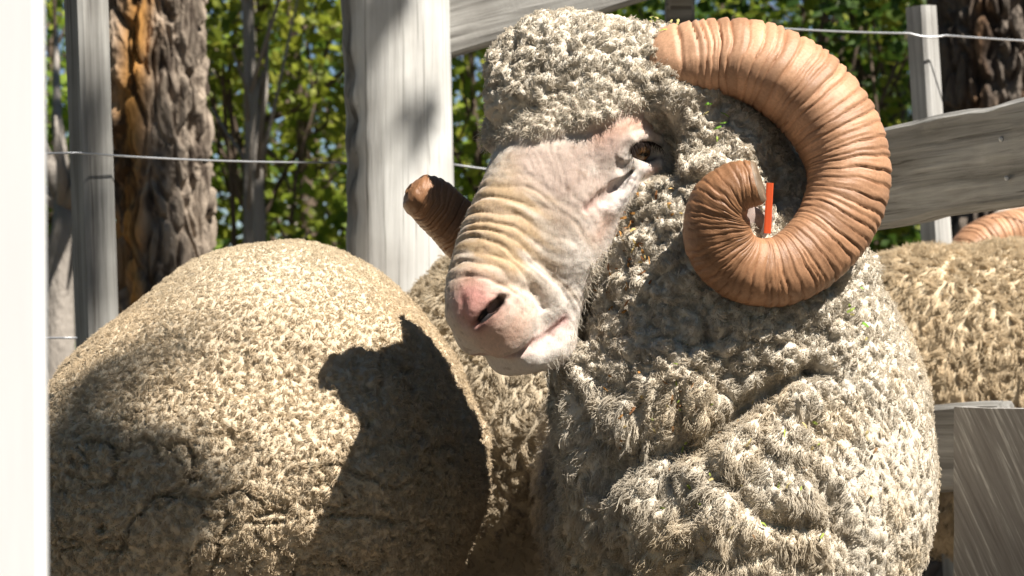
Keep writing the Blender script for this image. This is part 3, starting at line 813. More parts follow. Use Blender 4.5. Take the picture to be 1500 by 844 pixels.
def uv_ball(c, r, R=None, nu=24, nv=16):
    V = []; F = []; R = np.eye(3) if R is None else R
    for i in range(nv+1):
        th = math.pi*i/nv
        for j in range(nu):
            p = 2*math.pi*j/nu; V.append(c + np.array([r[0]*math.sin(th)*math.cos(p), r[1]*math.sin(th)*math.sin(p), r[2]*math.cos(th)]) @ R)
    for i in range(nv):
        for j in range(nu): F.append((i*nu+j, (i+1)*nu+j, (i+1)*nu+(j+1) % nu, i*nu+(j+1) % nu))
    return np.array(V), F
M_EYE = mat_plain('dark_wet_eye', (0.028, 0.018, 0.012), 0.12, spec=0.6, var=0.4, scale=200)
M_EYEC = mat_col('wet_eye', .10, .6)
for a, na in (SP(943, 221), (H(0, -126, -98), -Sv)):
    c = a - na*15.5*S; V, F = uv_ball(c, np.array([24, 24, 24])*S*.95, HR, 40, 28)
    d_ = nrm(V - c); look = nrm(na + np.array([-.25, 0, -.15])); al = np.arccos(np.clip(d_ @ look, -1, 1)); side_ = nrm(np.cross(look, [0, 0, 1])); px_ = d_ @ side_; pz_ = d_ @ np.cross(side_, look)
    cc = np.where((al < .62)[:, None], np.array([.13, .065, .022]), np.array([.10, .065, .05])); cc = np.where(((np.abs(px_) < .34) & (np.abs(pz_) < .13))[:, None], np.array([.006, .005, .005]), cc)
    mesh('eye', V, F, M_EYEC, ram, col=cc)

def catmull(P_, n):
    P_ = np.asarray(P_, float); Q_ = np.vstack([2*P_[0]-P_[1], P_, 2*P_[-1]-P_[-2]]); out = []
    segs = len(P_)-1
    for x in np.linspace(0, segs - 1e-9, n):
        i = int(x); t = x-i; a, b, c, d = Q_[i:i+4]
        out.append(0.5*((2*b) + (-a+c)*t + (2*a-5*b+4*c-d)*t*t + (-a+3*b-3*c+d)*t**3))
    return np.array(out)
def horn(ctrl, name, seed, tipc=(.24, .175, .12)):
    """ctrl rows: x, y, z, radius in metres"""
    n, sd = 620, 64
    C = catmull(ctrl, n); Pn, R = C[:, :3], C[:, 3]
    T = nrm(np.gradient(Pn, axis=0)); s = np.concatenate([[0], np.cumsum(np.linalg.norm(np.diff(Pn, axis=0), axis=1))])
    L = s[-1]; u = s/L
    # growth ridges: irregular, wide and deep near the head, tight and faint to the tip
    r_ = np.random.default_rng(seed); br = []; x = 0.0
    while x < L:
        br.append(x); x += (0.0085*(1-x/L) + 0.0040)*r_.choice([.55, .8, 1.0, 1.25, 1.6])
    br = np.array(br); k = np.searchsorted(br, s, 'right')-1; k = np.clip(k, 0, len(br)-2)
    th = np.linspace(0, 2*math.pi, sd, endpoint=False)
    refn = nrm(np.cross(T[n//3], T[2*n//3])); cen0 = Pn[n//3:].mean(0)
    V = np.zeros((n, sd, 3)); colr = np.zeros((n, sd, 3))
    for i in range(n):
        nn = nrm(refn - (refn @ T[i])*T[i]); b = np.cross(T[i], nn)
        wobble = 0.0022*fbm(np.stack([np.cos(th)*1.3, np.sin(th)*1.3, 0*th + s[i]*14], 1), seed)*2
        ss = s[i] + wobble + 0.004*np.cos(th - 0.6)
        kk = np.clip(np.searchsorted(br, ss, 'right')-1, 0, len(br)-2); f = np.clip((ss - br[kk])/(br[kk+1]-br[kk]), 0, 1)
        amp = (0.0046*(1-u[i])**1.1 + 0.0010)*(0.5+1.0*((kk*0.618) % 1))
        rad_ = np.cos(th)[:, None]*nn + np.sin(th)[:, None]*b; out = sstep(-.9, .5, rad_ @ nrm(Pn[i] - cen0)); amp = amp*(.3 + .7*out)
        prof = f**.5*(1-.35*f) - .55 - .55*np.exp(-(f/.10)**2) - .45*np.exp(-((1-f)/.07)**2)
        fine = 0.00075*fbm(np.stack([ss*420, np.cos(th)*2, np.sin(th)*2], 1), seed+2, 2)
        shape = 1 + 0.05*np.cos(2*(th-.4)) + 0.045*np.cos(3*th+.5)
        rr = R[i]*1.07*shape + amp*prof + fine + 0.0006*fbm(np.stack([np.cos(th)*5, np.sin(th)*5, 0*th + s[i]*60], 1), seed+4)
        V[i] = Pn[i] + rr[:, None]*(np.cos(th)[:, None]*nn + np.sin(th)[:, None]*b)
        base = np.array([.74, .435, .27])*(1-u[i])**1.1 + np.array([.33, .165, .08])*(1-(1-u[i])**1.1)
        tone = 0.80 + 0.36*((kk*0.7548) % 1)
        g_ = (np.exp(-(f/.16)**2)*.6*(.35+.65*out)*(1-.5*u[i]))[:, None]; colr[i] = base*tone[:, None]*(1-g_) + np.array([.25, .095, .04])*g_
    V = V.reshape(-1, 3); colr = colr.reshape(-1, 3)
    colr = colr*(1 + 0.22*fbm(V*40, seed+8)[:, None]); dk = sstep(0.15, .5, fbm(V*28, seed+9))[:, None]*.3; colr = colr*(1-dk) + np.array([.27, .13, .06])*dk
    i, j = np.meshgrid(np.arange(n-1), np.arange(sd), indexing='ij')
    Fq = np.stack([i*sd+j, i*sd+(j+1) % sd, (i+1)*sd+(j+1) % sd, (i+1)*sd+j], -1).reshape(-1, 4)[:, ::-1]
    o = mesh(name, V, Fq, M_HORN, ram, col=np.clip(colr, .02, .9))
    # cut end of the horn: dished grey face
    base_i = (n-1)*sd; rim = V[base_i:base_i+sd]; cen = rim.mean(0); tdir = T[-1]
    rings = [rim - 0.0002*tdir]; 
    for f_, dz in ((.88, .0035), (.7, .002), (.4, -.001), (.12, -.002)): rings.append(cen + (rim-cen)*f_ + tdir*dz*min(1, R[-1]/.02))
    CV = np.concatenate(rings); F = []
    for r in range(4):
        for j in range(sd): F.append((r*sd+j, r*sd+(j+1) % sd, (r+1)*sd+(j+1) % sd, (r+1)*sd+j))
    F.append(tuple(4*sd+j for j in range(sd)))
    F = [f[::-1] for f in F] if False else F
    cc = np.clip(np.array(tipc)*(1+.5*fbm(CV*300, 5)[:, None]), .02, .8)
    mesh('horn_tip', CV, F, M_HORN, o, col=cc)
    return o
near = [(900, 140, 95, 34), (940, 108, 48, 44), (992, 92, 8, 53), (1060, 87, 0, 57), (1115, 97, -8, 61), (1172, 130, -14, 64), (1217, 182, -20, 64), (1240, 243, -30, 61), (1233, 303, -44, 58),
        (1203, 355, -62, 54), (1158, 392, -82, 49.5), (1110, 401, -98, 46.5), (1069, 383, -110, 46), (1049, 345, -122, 46.5), (1054, 303, -132, 44), (1076, 278, -140, 38), (1109, 268, -146, 33)]
ctrl = np.array([np.append(HP(u, v, w), r*K*(2.2+w*S)) for u, v, w, r in near])
horn(ctrl, 'horn', 3)
# far horn: same curl on the far side of the head, only its blunt end shows past the nose
far = [(860, 110, 120, 40), (840, 95, 190, 50), (818, 120, 260, 52), (812, 190, 300, 52), (815, 265, 290, 50), (800, 332, 240, 46), (750, 372, 198, 42), (700, 360, 168, 38), (662, 326, 146, 35), (634, 299, 130, 34), (617, 288, 120, 30), (608, 283, 114, 26), (602, 279, 112, 18), (599, 277, 111, 9)]
ctrl = np.array([np.append(HP(u, v, w), r*K*(2.2+w*S)) for u, v, w, r in far])
horn(ctrl, 'horn', 9, (.25, .13, .065))

def ear():
    # long leaf shaped ear folded back inside the curl of the near horn
    pts = [(1106, 280, -48, 6), (1108, 292, -60, 12), (1110, 302, -68, 17), (1108, 315, -78, 21), (1104, 345, -72, 15), (1104, 360, -66, 4)]
    C = catmull(np.array([np.append(HP(u, v, w), r*S) for u, v, w, r in pts]), 30); V = []; F = []; m_ = 18
    up = nrm(np.array([0.25, -1, 0.05]))
    T = nrm(np.gradient(C[:, :3], axis=0))
    for i in range(30):
        a = nrm(np.cross(T[i], up)); w = C[i, 3]
        for j in range(m_):
            th = 2*math.pi*j/m_; x = math.cos(th); y = math.sin(th)
            V.append(C[i, :3] + a*w*x + up*(0.004*y - 0.25*w*(1 - x*x)*0.8 + .010*x*x))
    for i in range(29):
        for j in range(m_): F.append((i*m_+j, i*m_+(j+1) % m_, (i+1)*m_+(j+1) % m_, (i+1)*m_+j))
    F.append(tuple(29*m_+j for j in range(m_)))
    V = np.array(V); c = np.clip(np.array([.44, .35, .31])*(1+.2*fbm(V*60, 2)[:, None]), 0, .9)
    o = mesh('ear', V, F, M_SKIN, ram, col=c)
    a, b = HP(1128, 268, -92), HP(1124, 342, -92)
    V, F = plank_mesh(float(np.linalg.norm(b-a)), 0.0064, 0.0016, 3, nl=6, rough=0, warpz=0)
    t = mesh('ear_tag', V, F, M_TAG, o, smooth=False)
    x = nrm(b-a); y = nrm(np.array([0.1, -1, 0])); z = np.cross(x, y); W = V @ np.stack([x, y, z]) + (a+b)/2
    t.data.vertices.foreach_set('co', W.astype(np.float32).ravel()); t.data.update()
ear()

def strands(name, parent, roots, dirs, lens, rad, col, droop=0.3, curl=0.1, mat=None):
    n = len(roots); Kp = 5; T = np.linspace(0, 1, Kp); pos = np.zeros((n, Kp, 3)); j = rng.normal(size=(n, 3))
    for i, t in enumerate(T):
        pos[:, i] = roots + dirs*lens[:, None]*t + (np.array([0, 0, -1.])*droop + j*curl)*lens[:, None]*t*t
    hc = bpy.data.hair_curves.new(name); hc.add_curves([Kp]*n)
    pa = hc.attributes.get('position') or hc.attributes.new('position', 'FLOAT_VECTOR', 'POINT'); pa.data.foreach_set('vector', pos.astype(np.float32).ravel())
    ra = hc.attributes.get('radius') or hc.attributes.new('radius', 'FLOAT', 'POINT'); ra.data.foreach_set('value', np.tile(rad*(1-.7*T), n).astype(np.float32))
    ca = hc.attributes.new('col', 'FLOAT_COLOR', 'CURVE'); c4 = np.ones((n, 4), np.float32); c4[:, :3] = col; ca.data.foreach_set('color', c4.ravel())
    hc.materials.append(mat or M_WOOL); return link(name, hc, parent)
# wool creeping down over the brow and in from the cheek
U_, V_ = px(BV2); nz_ = fbm(BV2*90, 58, 2)
edge_u = np.interp(V_, [200, 241, 263, 275, 304, 328, 352, 386, 419, 457, 500, 540], [975, 964, 955, 932, 913, 905, 900, 868, 859, 856, 858, 850]) + 7*nz_
fr_ = BN[:, 1] < .5
ii = np.flatnonzero((BM > .35) & (V_ > 60)); ii = rng.choice(ii, 16000)
d1, d2, c_, ih = worley(BV2[ii]/.0075, 71); lk = np.stack([h3(np.floor(ih*1e6), 0*ih, 0*ih, 7+k) for k in range(3)], 1)*2-1
strands('brow_wool', ram, BV2[ii] - BN[ii]*.001, nrm(BN[ii]*.9 + .5*lk + .3*rng.normal(size=(len(ii), 3))), rng.uniform(.0018, .0038, len(ii)), .00038, np.clip(HWOOL*(.92 + .16*ih[:, None]), 0, .9), .3, .75)
ii = np.flatnonzero(fr_ & (V_ > 215) & (V_ < 560) & (U_ > edge_u) & (BV2[:, 1] < 2.3)); ii = rng.choice(ii, 9000)
d1, d2, c_, ih = worley(BV2[ii]/.0075, 71); lk = np.stack([h3(np.floor(ih*1e6), 0*ih, 0*ih, 7+k) for k in range(3)], 1)*2-1
strands('cheek_wool', ram, BV2[ii] - BN[ii]*.001, nrm(BN[ii]*.8 + Sv*.3 + .6*lk + .3*rng.normal(size=(len(ii), 3))), rng.uniform(.003, .0065, len(ii)), .00030, np.clip(HWOOL*(.92 + .16*ih[:, None]), 0, .9), .3, .35)
# eyelashes, chin hair and the short coat where face meets fleece
n = 70; q = [SP(920, 214), (SP(932, 206)), SP(948, 204), SP(966, 214)]
ti = np.linspace(0, 2.999, n); rt = np.array([q[int(t)][0]*(1-t % 1) + q[int(t)+1][0]*(t % 1) for t in ti]); na = SP(943, 215)[1]
strands('eyelashes', ram, rt + na*.0015, nrm(na*.8 + np.array([-.05, -.1, -.75]) + .15*rng.normal(size=(n, 3))), rng.uniform(.006, .010, n), .00032, np.array([.06, .045, .04]), .3, .1)
hb = tohead(BV2); m = (hb[:, 0] > 215) & (hb[:, 0] < 350) & (hb[:, 2] < -178); ii = np.flatnonzero(m); ii = rng.choice(ii, 900)
strands('chin_hair', ram, BV2[ii], nrm(BN[ii]*.5 + np.array([.1, -.1, -.6]) + .25*rng.normal(size=(900, 3))), rng.uniform(.004, .013, 900), .00022, np.array([.74, .68, .58]), .2, .2)
m = (hb[:, 0] > -10) & (hb[:, 0] < 335) & (BN[:, 1] < .3); ii = np.flatnonzero(m); ii = rng.choice(ii, 22000)
fc = FC[ii]
strands('face_hair', ram, BV2[ii] - BN[ii]*.0003, nrm(BN[ii]*.35 + Fv*.8 + .25*rng.normal(size=(len(ii), 3))), rng.uniform(.0012, .0026, len(ii)), .00010, np.clip(fc*1.02, 0, .9), .1, .2)

def hay():
    r_ = np.random.default_rng(21); V = []; F = []; C = []
    u, v = px(FV2); ok = (FN2[:, 1] < 0); M_HAY = mat_col('dry_hay', .8, .2)
    def add(p, n, a, L, w, c):
        b = np.cross(n, a); k = len(V); q = p + n*.0045
        V.extend([q - a*L/2 - b*w, q - a*L/2 + b*w, q + b*w*1.1 + n*L*.12, q - b*w*1.1 + n*L*.12, q + a*L/2 + b*w*.5, q + a*L/2 - b*w*.5]); F.extend([(k, k+1, k+2, k+3), (k+3, k+2, k+4, k+5)]); C.extend([c]*6)
    spots = [(930, 370, 34, 26, 0), (915, 330, 25, 12, 0), (975, 300, 30, 12, 0), (900, 420, 30, 14, 0), (985, 545, 50, 10, 1), (1060, 160, 25, 8, 2), (960, 25, 16, 6, 2), (1255, 455, 25, 7, 2), (900, 575, 40, 12, 0), (1010, 620, 60, 12, 1), (1110, 720, 110, 22, 1), (1230, 650, 80, 14, 1), (980, 40, 20, 8, 2)]
    pal = [((.40, .20, .06), (.50, .36, .14), (.26, .12, .05)), ((.45, .36, .16), (.30, .17, .08), (.33, .40, .08)), ((.22, .42, .06), (.35, .45, .10), (.42, .36, .14))]
    for (a, b, r, n, k) in spots:
        for _ in range(n):
            uu, vv = a + r_.normal()*r*.6, b + r_.normal()*r*.6; d = np.hypot(u-uu, v-vv) + (~ok)*1e3; i = int(np.argmin(d))
            n_ = FN2[i]; t = r_.normal(size=3); t = nrm(t - (t @ n_)*n_); add(FV2[i], n_, t, r_.uniform(.003, .009), r_.uniform(.0005, .0012), np.array(pal[k][r_.integers(3)]))
    tag(mesh('hay_scraps', np.array(V), np.array(F), M_HAY, smooth=False, col=np.array(C)), 'scraps of hay and seed husks caught in the ram wool', kind='stuff')
    d0 = int(np.argmin(np.hypot(u-1268, v-728) + (~ok)*1e3)); d1 = int(np.argmin(np.hypot(u-1274, v-795) + (~ok)*1e3))
    a, b = FV2[d0] + FN2[d0]*.006, FV2[d1] + FN2[d1]*.006; Vt, Ft = tube([a, a*.6+b*.4 + FN2[d0]*.003, a*.3+b*.7 + np.array([.0015, 0, 0]) + FN2[d0]*.002, b], .0012, 6)
    tag(mesh('straw_stalk', Vt, Ft, M_HAY, col=np.tile(np.array([.60, .52, .16]), (len(Vt), 1))), 'yellow straw stalk stuck in the wool of the ram shoulder', 'straw')
hay()

# ================================================================== OTHER SHEEP
def simple_sheep(name, label, prims, axs, seed, n_str, par, colf, lumpf, legs, headp=None, group='sheep of the flock'):
    f = Field(*axs)
    for (c, r, k) in prims: f.ell(np.array(c), r, None, k)
    V, Q = f.extract(); V = smooth_mesh(V, Q, 2); Nn = vnormals(V, Q)
    V2 = lumpf(V, Nn); N2 = vnormals(V2, Q)
    cx = np.mean([p[0] for p in legs], 0)
    root = empty(name, (cx[0], cx[1], 0), label, 'sheep', group)
    b = Field(axis((V[:, 0].min()-.25, V[:, 0].max()+.25, .012)), axis((V[:, 1].min()-.25, V[:, 1].max()+.25, .012)), axis((-.02, .95, .012)))
    lo, hi = V.min(0), V.max(0); mid = (lo+hi)/2
    b.ell(np.array([mid[0], mid[1], .58]), np.array([max(.10, (hi[0]-lo[0])/2-.17), max(.10, (hi[1]-lo[1])/2-.16), .11]), None, .03)
    for (a, e) in legs:
        a = np.array(a); e = np.array(e); kn = (a+e)/2 + np.array([0, .01, -.02])
        b.cap(a, kn, .05, .03, .03); b.cap(kn, e + np.array([0, 0, .05]), .028, .022, .02); b.cap(e + np.array([0, 0, .05]), e + np.array([0, 0, .015]), .028, .032, .02)
    if headp:
        a, h0, h1 = (np.array(q) for q in headp)
        b.cap(a, h0, .09, .075, .05); b.cap(h0, h1, .068, .042, .04)
    bv, bq = b.extract(); bv = smooth_mesh(bv, bq, 1)
    bc = np.tile(np.array([.62, .54, .45]), (len(bv), 1))
    mesh('body', bv, bq, M_SKIN, root, col=bc)
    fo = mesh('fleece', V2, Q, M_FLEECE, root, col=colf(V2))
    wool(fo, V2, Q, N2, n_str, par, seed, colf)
    return root
def E_(u, v, Y, ru, rv, ry, k=.04): return (P(u, v, Y), (ru*K*Y, ry, rv*K*Y), k)

# --- left sheep, rump towards the viewer
def left_lump(V, Nn):
    u, v = px(V); W = warp(V, 201)
    low = .25 + .75*sstep(395, 500, v - .25*np.abs(u-430))
    a, ia = dome(W/.0100, 201); b_, ib = dome(W/.0048, 211)
    cr = fbm(V*np.array([13, 13, 17]) + 4.2, 71, 3); cr2 = fbm(V*np.array([17, 17, 30]) + 1.7, 78, 3)
    crack = -.011*np.exp(-(cr/.030)**2)*low*sstep(-.15, .3, fbm(V*6, 77)) - .009*np.exp(-(cr2/.035)**2)*sstep(520, 660, v)
    big = .015*fbm(V*9, 73, 2)*(.35+.65*low) + .006*fbm(V*30, 74, 2)*low
    return V + Nn*(((a-.6)*.0042 + (b_-.6)*.0017 + .002*(ia-.5))*low + crack + big + .0009*fbm(V*420, 75, 2))[:, None]
def left_col(V, idh=None, lv=None):
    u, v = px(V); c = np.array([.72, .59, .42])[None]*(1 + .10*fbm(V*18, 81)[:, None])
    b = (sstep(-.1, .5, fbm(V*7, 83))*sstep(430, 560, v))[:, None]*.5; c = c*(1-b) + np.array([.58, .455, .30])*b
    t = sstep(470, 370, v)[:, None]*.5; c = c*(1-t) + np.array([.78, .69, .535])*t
    sp = (fbm(V*90, 85) > .62)[:, None]*.4; c = c*(1-sp) + np.array([.25, .16, .08])*sp
    if idh is not None: c = c*(.9+.16*idh[:, None])
    return c
lp = [E_(385, 715, 2.61, 305, 330, .33), E_(400, 690, 2.95, 245, 332, .45), E_(500, 690, 2.54, 180, 240, .25, .05), E_(225, 735, 2.55, 195, 225, .25, .05), E_(425, 545, 2.62, 185, 186, .27, .05), E_(548, 640, 2.62, 118, 150, .22, .05)]
def left_par(root):
    u, v = px(root); low = sstep(420, 560, v)
    return dict(spacing=.0048, grid=.0048, warpseed=201, length=.0040 + .0012*low, up=.9, flowk=.25, rand=.30 + .3*low, droop=.15, curlin=.7, clump=.22 + .2*low, crimp=.0011, waves=5., radius=.00037, pts=5)
lx = P(375, 0, 2.6)[0]
simple_sheep('sheep', 'cream sheep with its broad round rump towards the viewer', lp,
             (axis((P(40, 0, 2.5)[0]-.12, P(720, 0, 2.5)[0]+.02, .0024)), axis((2.22, 2.60, .0024), (2.60, 2.85, .006), (2.85, 3.5, .014)), axis((.15, .44, .012), (.44, .84, .0024))), 201, 260000, left_par, left_col, left_lump,
             [((lx-.12, 2.5, .5), (lx-.12, 2.5, 0)), ((lx+.12, 2.5, .5), (lx+.12, 2.5, 0)), ((lx-.1, 3.1, .5), (lx-.1, 3.1, 0)), ((lx+.1, 3.1, .5), (lx+.1, 3.1, 0))],
             ((lx, 3.2, .65), (lx-.02, 3.4, .62), (lx-.02, 3.5, .45)))

LO = [c for c in bpy.data.objects['sheep'].children if c.name.startswith('fleece')][0]; LEFT_MESH = np.zeros(len(LO.data.vertices)*3, np.float32); LO.data.vertices.foreach_get('co', LEFT_MESH); LEFT_MESH = LEFT_MESH.reshape(-1, 3).astype(float)
# --- sheep standing sideways behind the muzzle
def mid_lump(V, Nn):
    d1, d2, c, i = worley(warp(V, 301)/0.011, 301); return V + Nn*((.5-d1)*.006 + .008*fbm(V*12, 91, 2))[:, None]
def mid_col(V, idh=None, lv=None):
    c = np.array([.60, .505, .37])[None]*(1 + .12*fbm(V*25, 93)[:, None])
    if idh is not None: c = c*(.86+.24*idh[:, None])
    return c
mid_par = dict(spacing=.011, grid=.011, warpseed=301, length=.010, up=.9, flowk=.3, rand=.6, droop=.2, curlin=.5, clump=.6, crimp=.0018, waves=5., radius=.0006, pts=5)
mp_ = [E_(745, 620, 3.20, 190, 265, .20), E_(900, 620, 3.20, 230, 250, .20), E_(690, 560, 3.15, 115, 170, .16)]
simple_sheep('sheep', 'sheep standing sideways behind the muzzle, only its fawn rump showing', mp_,
             (axis((-.25, .5, .006)), axis((2.93, 3.45, .006)), axis((.25, .45, .012), (.45, .86, .006))), 301, 45000, mid_par, mid_col, mid_lump,
             [((.0, 3.12, .5), (.0, 3.12, 0)), ((.0, 3.28, .5), (.0, 3.28, 0)), ((.26, 3.12, .5), (.26, 3.12, 0)), ((.26, 3.28, .5), (.26, 3.28, 0))],
             ((.26, 3.22, .58), (.33, 3.25, .50), (.34, 3.27, .36)))

# --- sheep beyond the right hand fence
def fl_lump(V, Nn):
    d1, d2, c, i = worley(warp(V*np.array([1, 1, .55]), 401)/0.012, 401); return V + Nn*((.5-d1)*.008 + .008*fbm(V*10, 96, 2))[:, None]
def fl_col(V, idh=None, lv=None):
    c = np.array([.76, .62, .43])[None]*(1 + .10*fbm(V*20, 97)[:, None])
    if idh is not None: c = c*(.84+.26*idh[:, None])
    return c
fl_par = dict(spacing=.012, grid=.012, warpseed=401, length=.015, up=.55, flowk=.8, rand=.45, droop=.5, curlin=.4, clump=.75, crimp=.0026, waves=6., radius=.00065, pts=6)
fp = [E_(1500, 590, 3.62, 255, 235, .24), E_(1660, 600, 3.62, 230, 225, .24), E_(1370, 590, 3.60, 135, 215, .20), E_(1310, 540, 3.60, 80, 160, .15)]
simple_sheep('sheep', 'cream sheep seen from the side beyond the right rail', fp,
             (axis((P(1200, 0, 3.6)[0], P(1640, 0, 3.6)[0], .006), (P(1640, 0, 3.6)[0], P(1930, 0, 3.6)[0], .014)), axis((3.30, 3.65, .006), (3.65, 3.95, .014)), axis((.22, .40, .012), (.40, .90, .006))), 401, 60000, fl_par, fl_col, fl_lump,
             [((.75, 3.52, .5), (.75, 3.52, 0)), ((.75, 3.70, .5), (.75, 3.70, 0)), ((1.1, 3.52, .5), (1.1, 3.52, 0)), ((1.1, 3.70, .5), (1.1, 3.70, 0))],
             ((1.2, 3.62, .65), (1.34, 3.6, .66), (1.42, 3.55, .52)))

# --- horned ram further back at the right edge: curl of horn over its woolly neck
def back_ram():
    global ram
    keep = ram
    r = empty('ram', (P(1560, 0, 4.2)[0], 4.2, 0), 'distant ram at the right edge with part of its brown horn showing under the rail', 'ram', None)
    pr = [E_(1600, 560, 4.25, 175, 200, .35), E_(1510, 400, 4.15, 62, 88, .13), E_(1480, 352, 4.08, 46, 40, .10)]
    f = Field(axis((.85, 1.6, .008)), axis((3.85, 4.7, .012)), axis((.2, 1.0, .008)))
    for (c, rr, k) in pr: f.ell(np.array(c), rr, None, k)
    V, Q = f.extract(); V = smooth_mesh(V, Q, 2); Nn = vnormals(V, Q); V2 = mid_lump(V, Nn); N2 = vnormals(V2, Q)
    b = Field(axis((.75, 1.7, .014)), axis((3.7, 4.8, .014)), axis((-.02, 1.0, .014)))
    c0 = np.array(pr[0][0]); b.ell(np.array([c0[0], c0[1], .58]), np.array([.18, .28, .14]), None, .03)
    for dx in (-.1, .1):
        for dy in (-.2, .22):
            a = np.array([c0[0]+dx, c0[1]+dy, .5]); b.cap(a, a*np.array([1, 1, .5]), .05, .03, .03); b.cap(a*np.array([1, 1, .5]), a*np.array([1, 1, .04]), .028, .028, .02)
    b.cap(P(1500, 370, 4.08), P(1418, 430, 3.98), .085, .05, .03)
    bv, bq = b.extract(); mesh('body', smooth_mesh(bv, bq, 1), bq, M_SKIN, r, col=np.tile(np.array([.62, .54, .45]), (len(bv), 1)))
    fo = mesh('fleece', V2, Q, M_FLEECE, r, col=mid_col(V2)); wool(fo, V2, Q, N2, 30000, mid_par, 311, mid_col)
    pts = [(1560, 350, 4.10, 30), (1525, 342, 4.02, 37), (1478, 347, 3.98, 37), (1432, 366, 3.95, 36), (1412, 410, 3.93, 32), (1435, 452, 3.92, 26), (1480, 462, 3.92, 18), (1510, 440, 3.93, 9)]
    ram = r
    horn(np.array([np.append(P(u, v, Y), q*K*Y) for u, v, Y, q in pts]), 'horn', 15)
    ram = keep
back_ram()

# ================================================================== TREES
def bark_trunk(uL0, uR0, uL1, uR1, Y, v1, colf, seed, parent, ztop=4.2, deep=0.022):
    """furrowed trunk through photo edges at v=0 and v=v1; seen part finely cut"""
    c0 = P((uL0+uR0)/2, 0, Y); c1 = P((uL1+uR1)/2, v1, Y); R0 = (uR0-uL0)/2*K*Y; R1 = (uR1-uL1)/2*K*Y
    zlo, zhi = CAMZ - .15*K*Y*750*.3, CAMZ + 470*K*Y; zz = np.concatenate([np.linspace(0, zlo, 40, endpoint=False), np.linspace(zlo, zhi, 420, endpoint=False), np.linspace(zhi, ztop, 60)]); nz, na = len(zz), 300; th = np.linspace(0, 2*math.pi, na, endpoint=False)
    T, Z = np.meshgrid(th, zz); T = T.ravel(); Z = Z.ravel(); f = (Z-c1[2])/(c0[2]-c1[2])
    fr = np.clip(f, -1.2, 4)
    R = np.clip(R1 + (R0-R1)*fr, R0*.5, R1*1.8) * (1 + .35*np.exp(-Z/.25))
    q = np.stack([np.cos(T)*R0*48, np.sin(T)*R0*48, Z*15], 1)
    wq = q + 0.8*np.stack([vnoise(q*.7, seed+5), vnoise(q*.7, seed+6), vnoise(q*.7, seed+7)], 1)
    d1, d2, c, idh = worley(wq*.55, seed)
    plate = sstep(0.02, .30, d2-d1)
    flake = fbm(wq*1.7, seed+9, 3)
    rr = R + deep*.8*(plate-.8) + .010*(idh-.5)*plate + .009*flake + .006*fbm(q*2.2, seed+12, 3) + .02*fbm(q*.16, seed+3, 2)
    V = np.stack([c1[0] + (c0[0]-c1[0])*f + rr*np.cos(T), Y + rr*np.sin(T), Z], 1)
    i, j = np.meshgrid(np.arange(nz-1), np.arange(na), indexing='ij')
    F = np.stack([i*na+j, i*na+(j+1) % na, (i+1)*na+(j+1) % na, (i+1)*na+j], -1).reshape(-1, 4)
    mesh('trunk', V, F, M_BARK, parent, smooth=False, col=np.clip(colf(T, Z, V, idh, flake), .015, .8))
    return c1 + (c0-c1)*((ztop-c1[2])/(c0[2]-c1[2]))

def leaf_mesh(centres, n_per, rad, size, seed, parent, name='crown', cols=None, droop=.2):
    r_ = np.random.default_rng(seed); n = len(centres)*n_per
    cidx = np.repeat(np.arange(len(centres)), n_per)
    off = r_.normal(size=(n, 3)); off = nrm(off)*(r_.random((n, 1))**.45)*rad*r_.uniform(.6, 1.3, (len(centres), 1))[cidx]
    p = centres[cidx] + off*np.array([1, 1, .75])
    nn = nrm(np.array(SUN) + .85*r_.normal(size=(n, 3))); a = r_.normal(size=(n, 3)) + np.array([0, 0, -droop]) + .5*nrm(off); a = nrm(a - (a*nn).sum(1)[:, None]*nn); b = np.cross(nn, a)   # blades turn to the light
    L = size*r_.uniform(.6, 1.4, (n, 1)); w = L*.36
    V = np.stack([p, p + a*L*.45 + b*w - nn*L*.06, p + a*L, p + a*L*.45 - b*w - nn*L*.06], 1).reshape(-1, 3)
    F = (np.arange(n)*4)[:, None] + np.array([0, 1, 2, 3])
    cols = cols if cols is not None else ((.045, .105, .012), (.10, .17, .018), (.16, .20, .025))
    cc = np.array(cols); k = r_.random(n); ck = r_.random(len(centres))[cidx]; mix = np.clip(.5*k + .6*ck - .05, 0, .999)*(len(cols)-1)
    i0 = mix.astype(int); t = (mix-i0)[:, None]; c = cc[i0]*(1-t) + cc[np.minimum(i0+1, len(cols)-1)]*t
    return mesh(name, V, F, M_LEAF, parent, smooth=False, col=np.repeat(c, 4, 0))

def limb_mesh(segs, parent, col, name='trunk'):
    VV = []; FF = []; o = 0
    for pts, r0, r1 in segs:
        V, F = tube(pts, 0, 8, radii=np.linspace(r0, r1, len(pts))); VV.append(V); FF += [tuple(x+o for x in f) for f in F]; o += len(V)
    V = np.concatenate(VV); V = V + .25*np.array([.02, .02, 0])*fbm(V*20, 4)[:, None]
    c = np.array(col)[None]*(1 + .5*fbm(V*np.array([30, 30, 8]), 6, 3)[:, None])
    return mesh(name, V, FF, M_BARK, parent, col=np.clip(c, .01, .8))

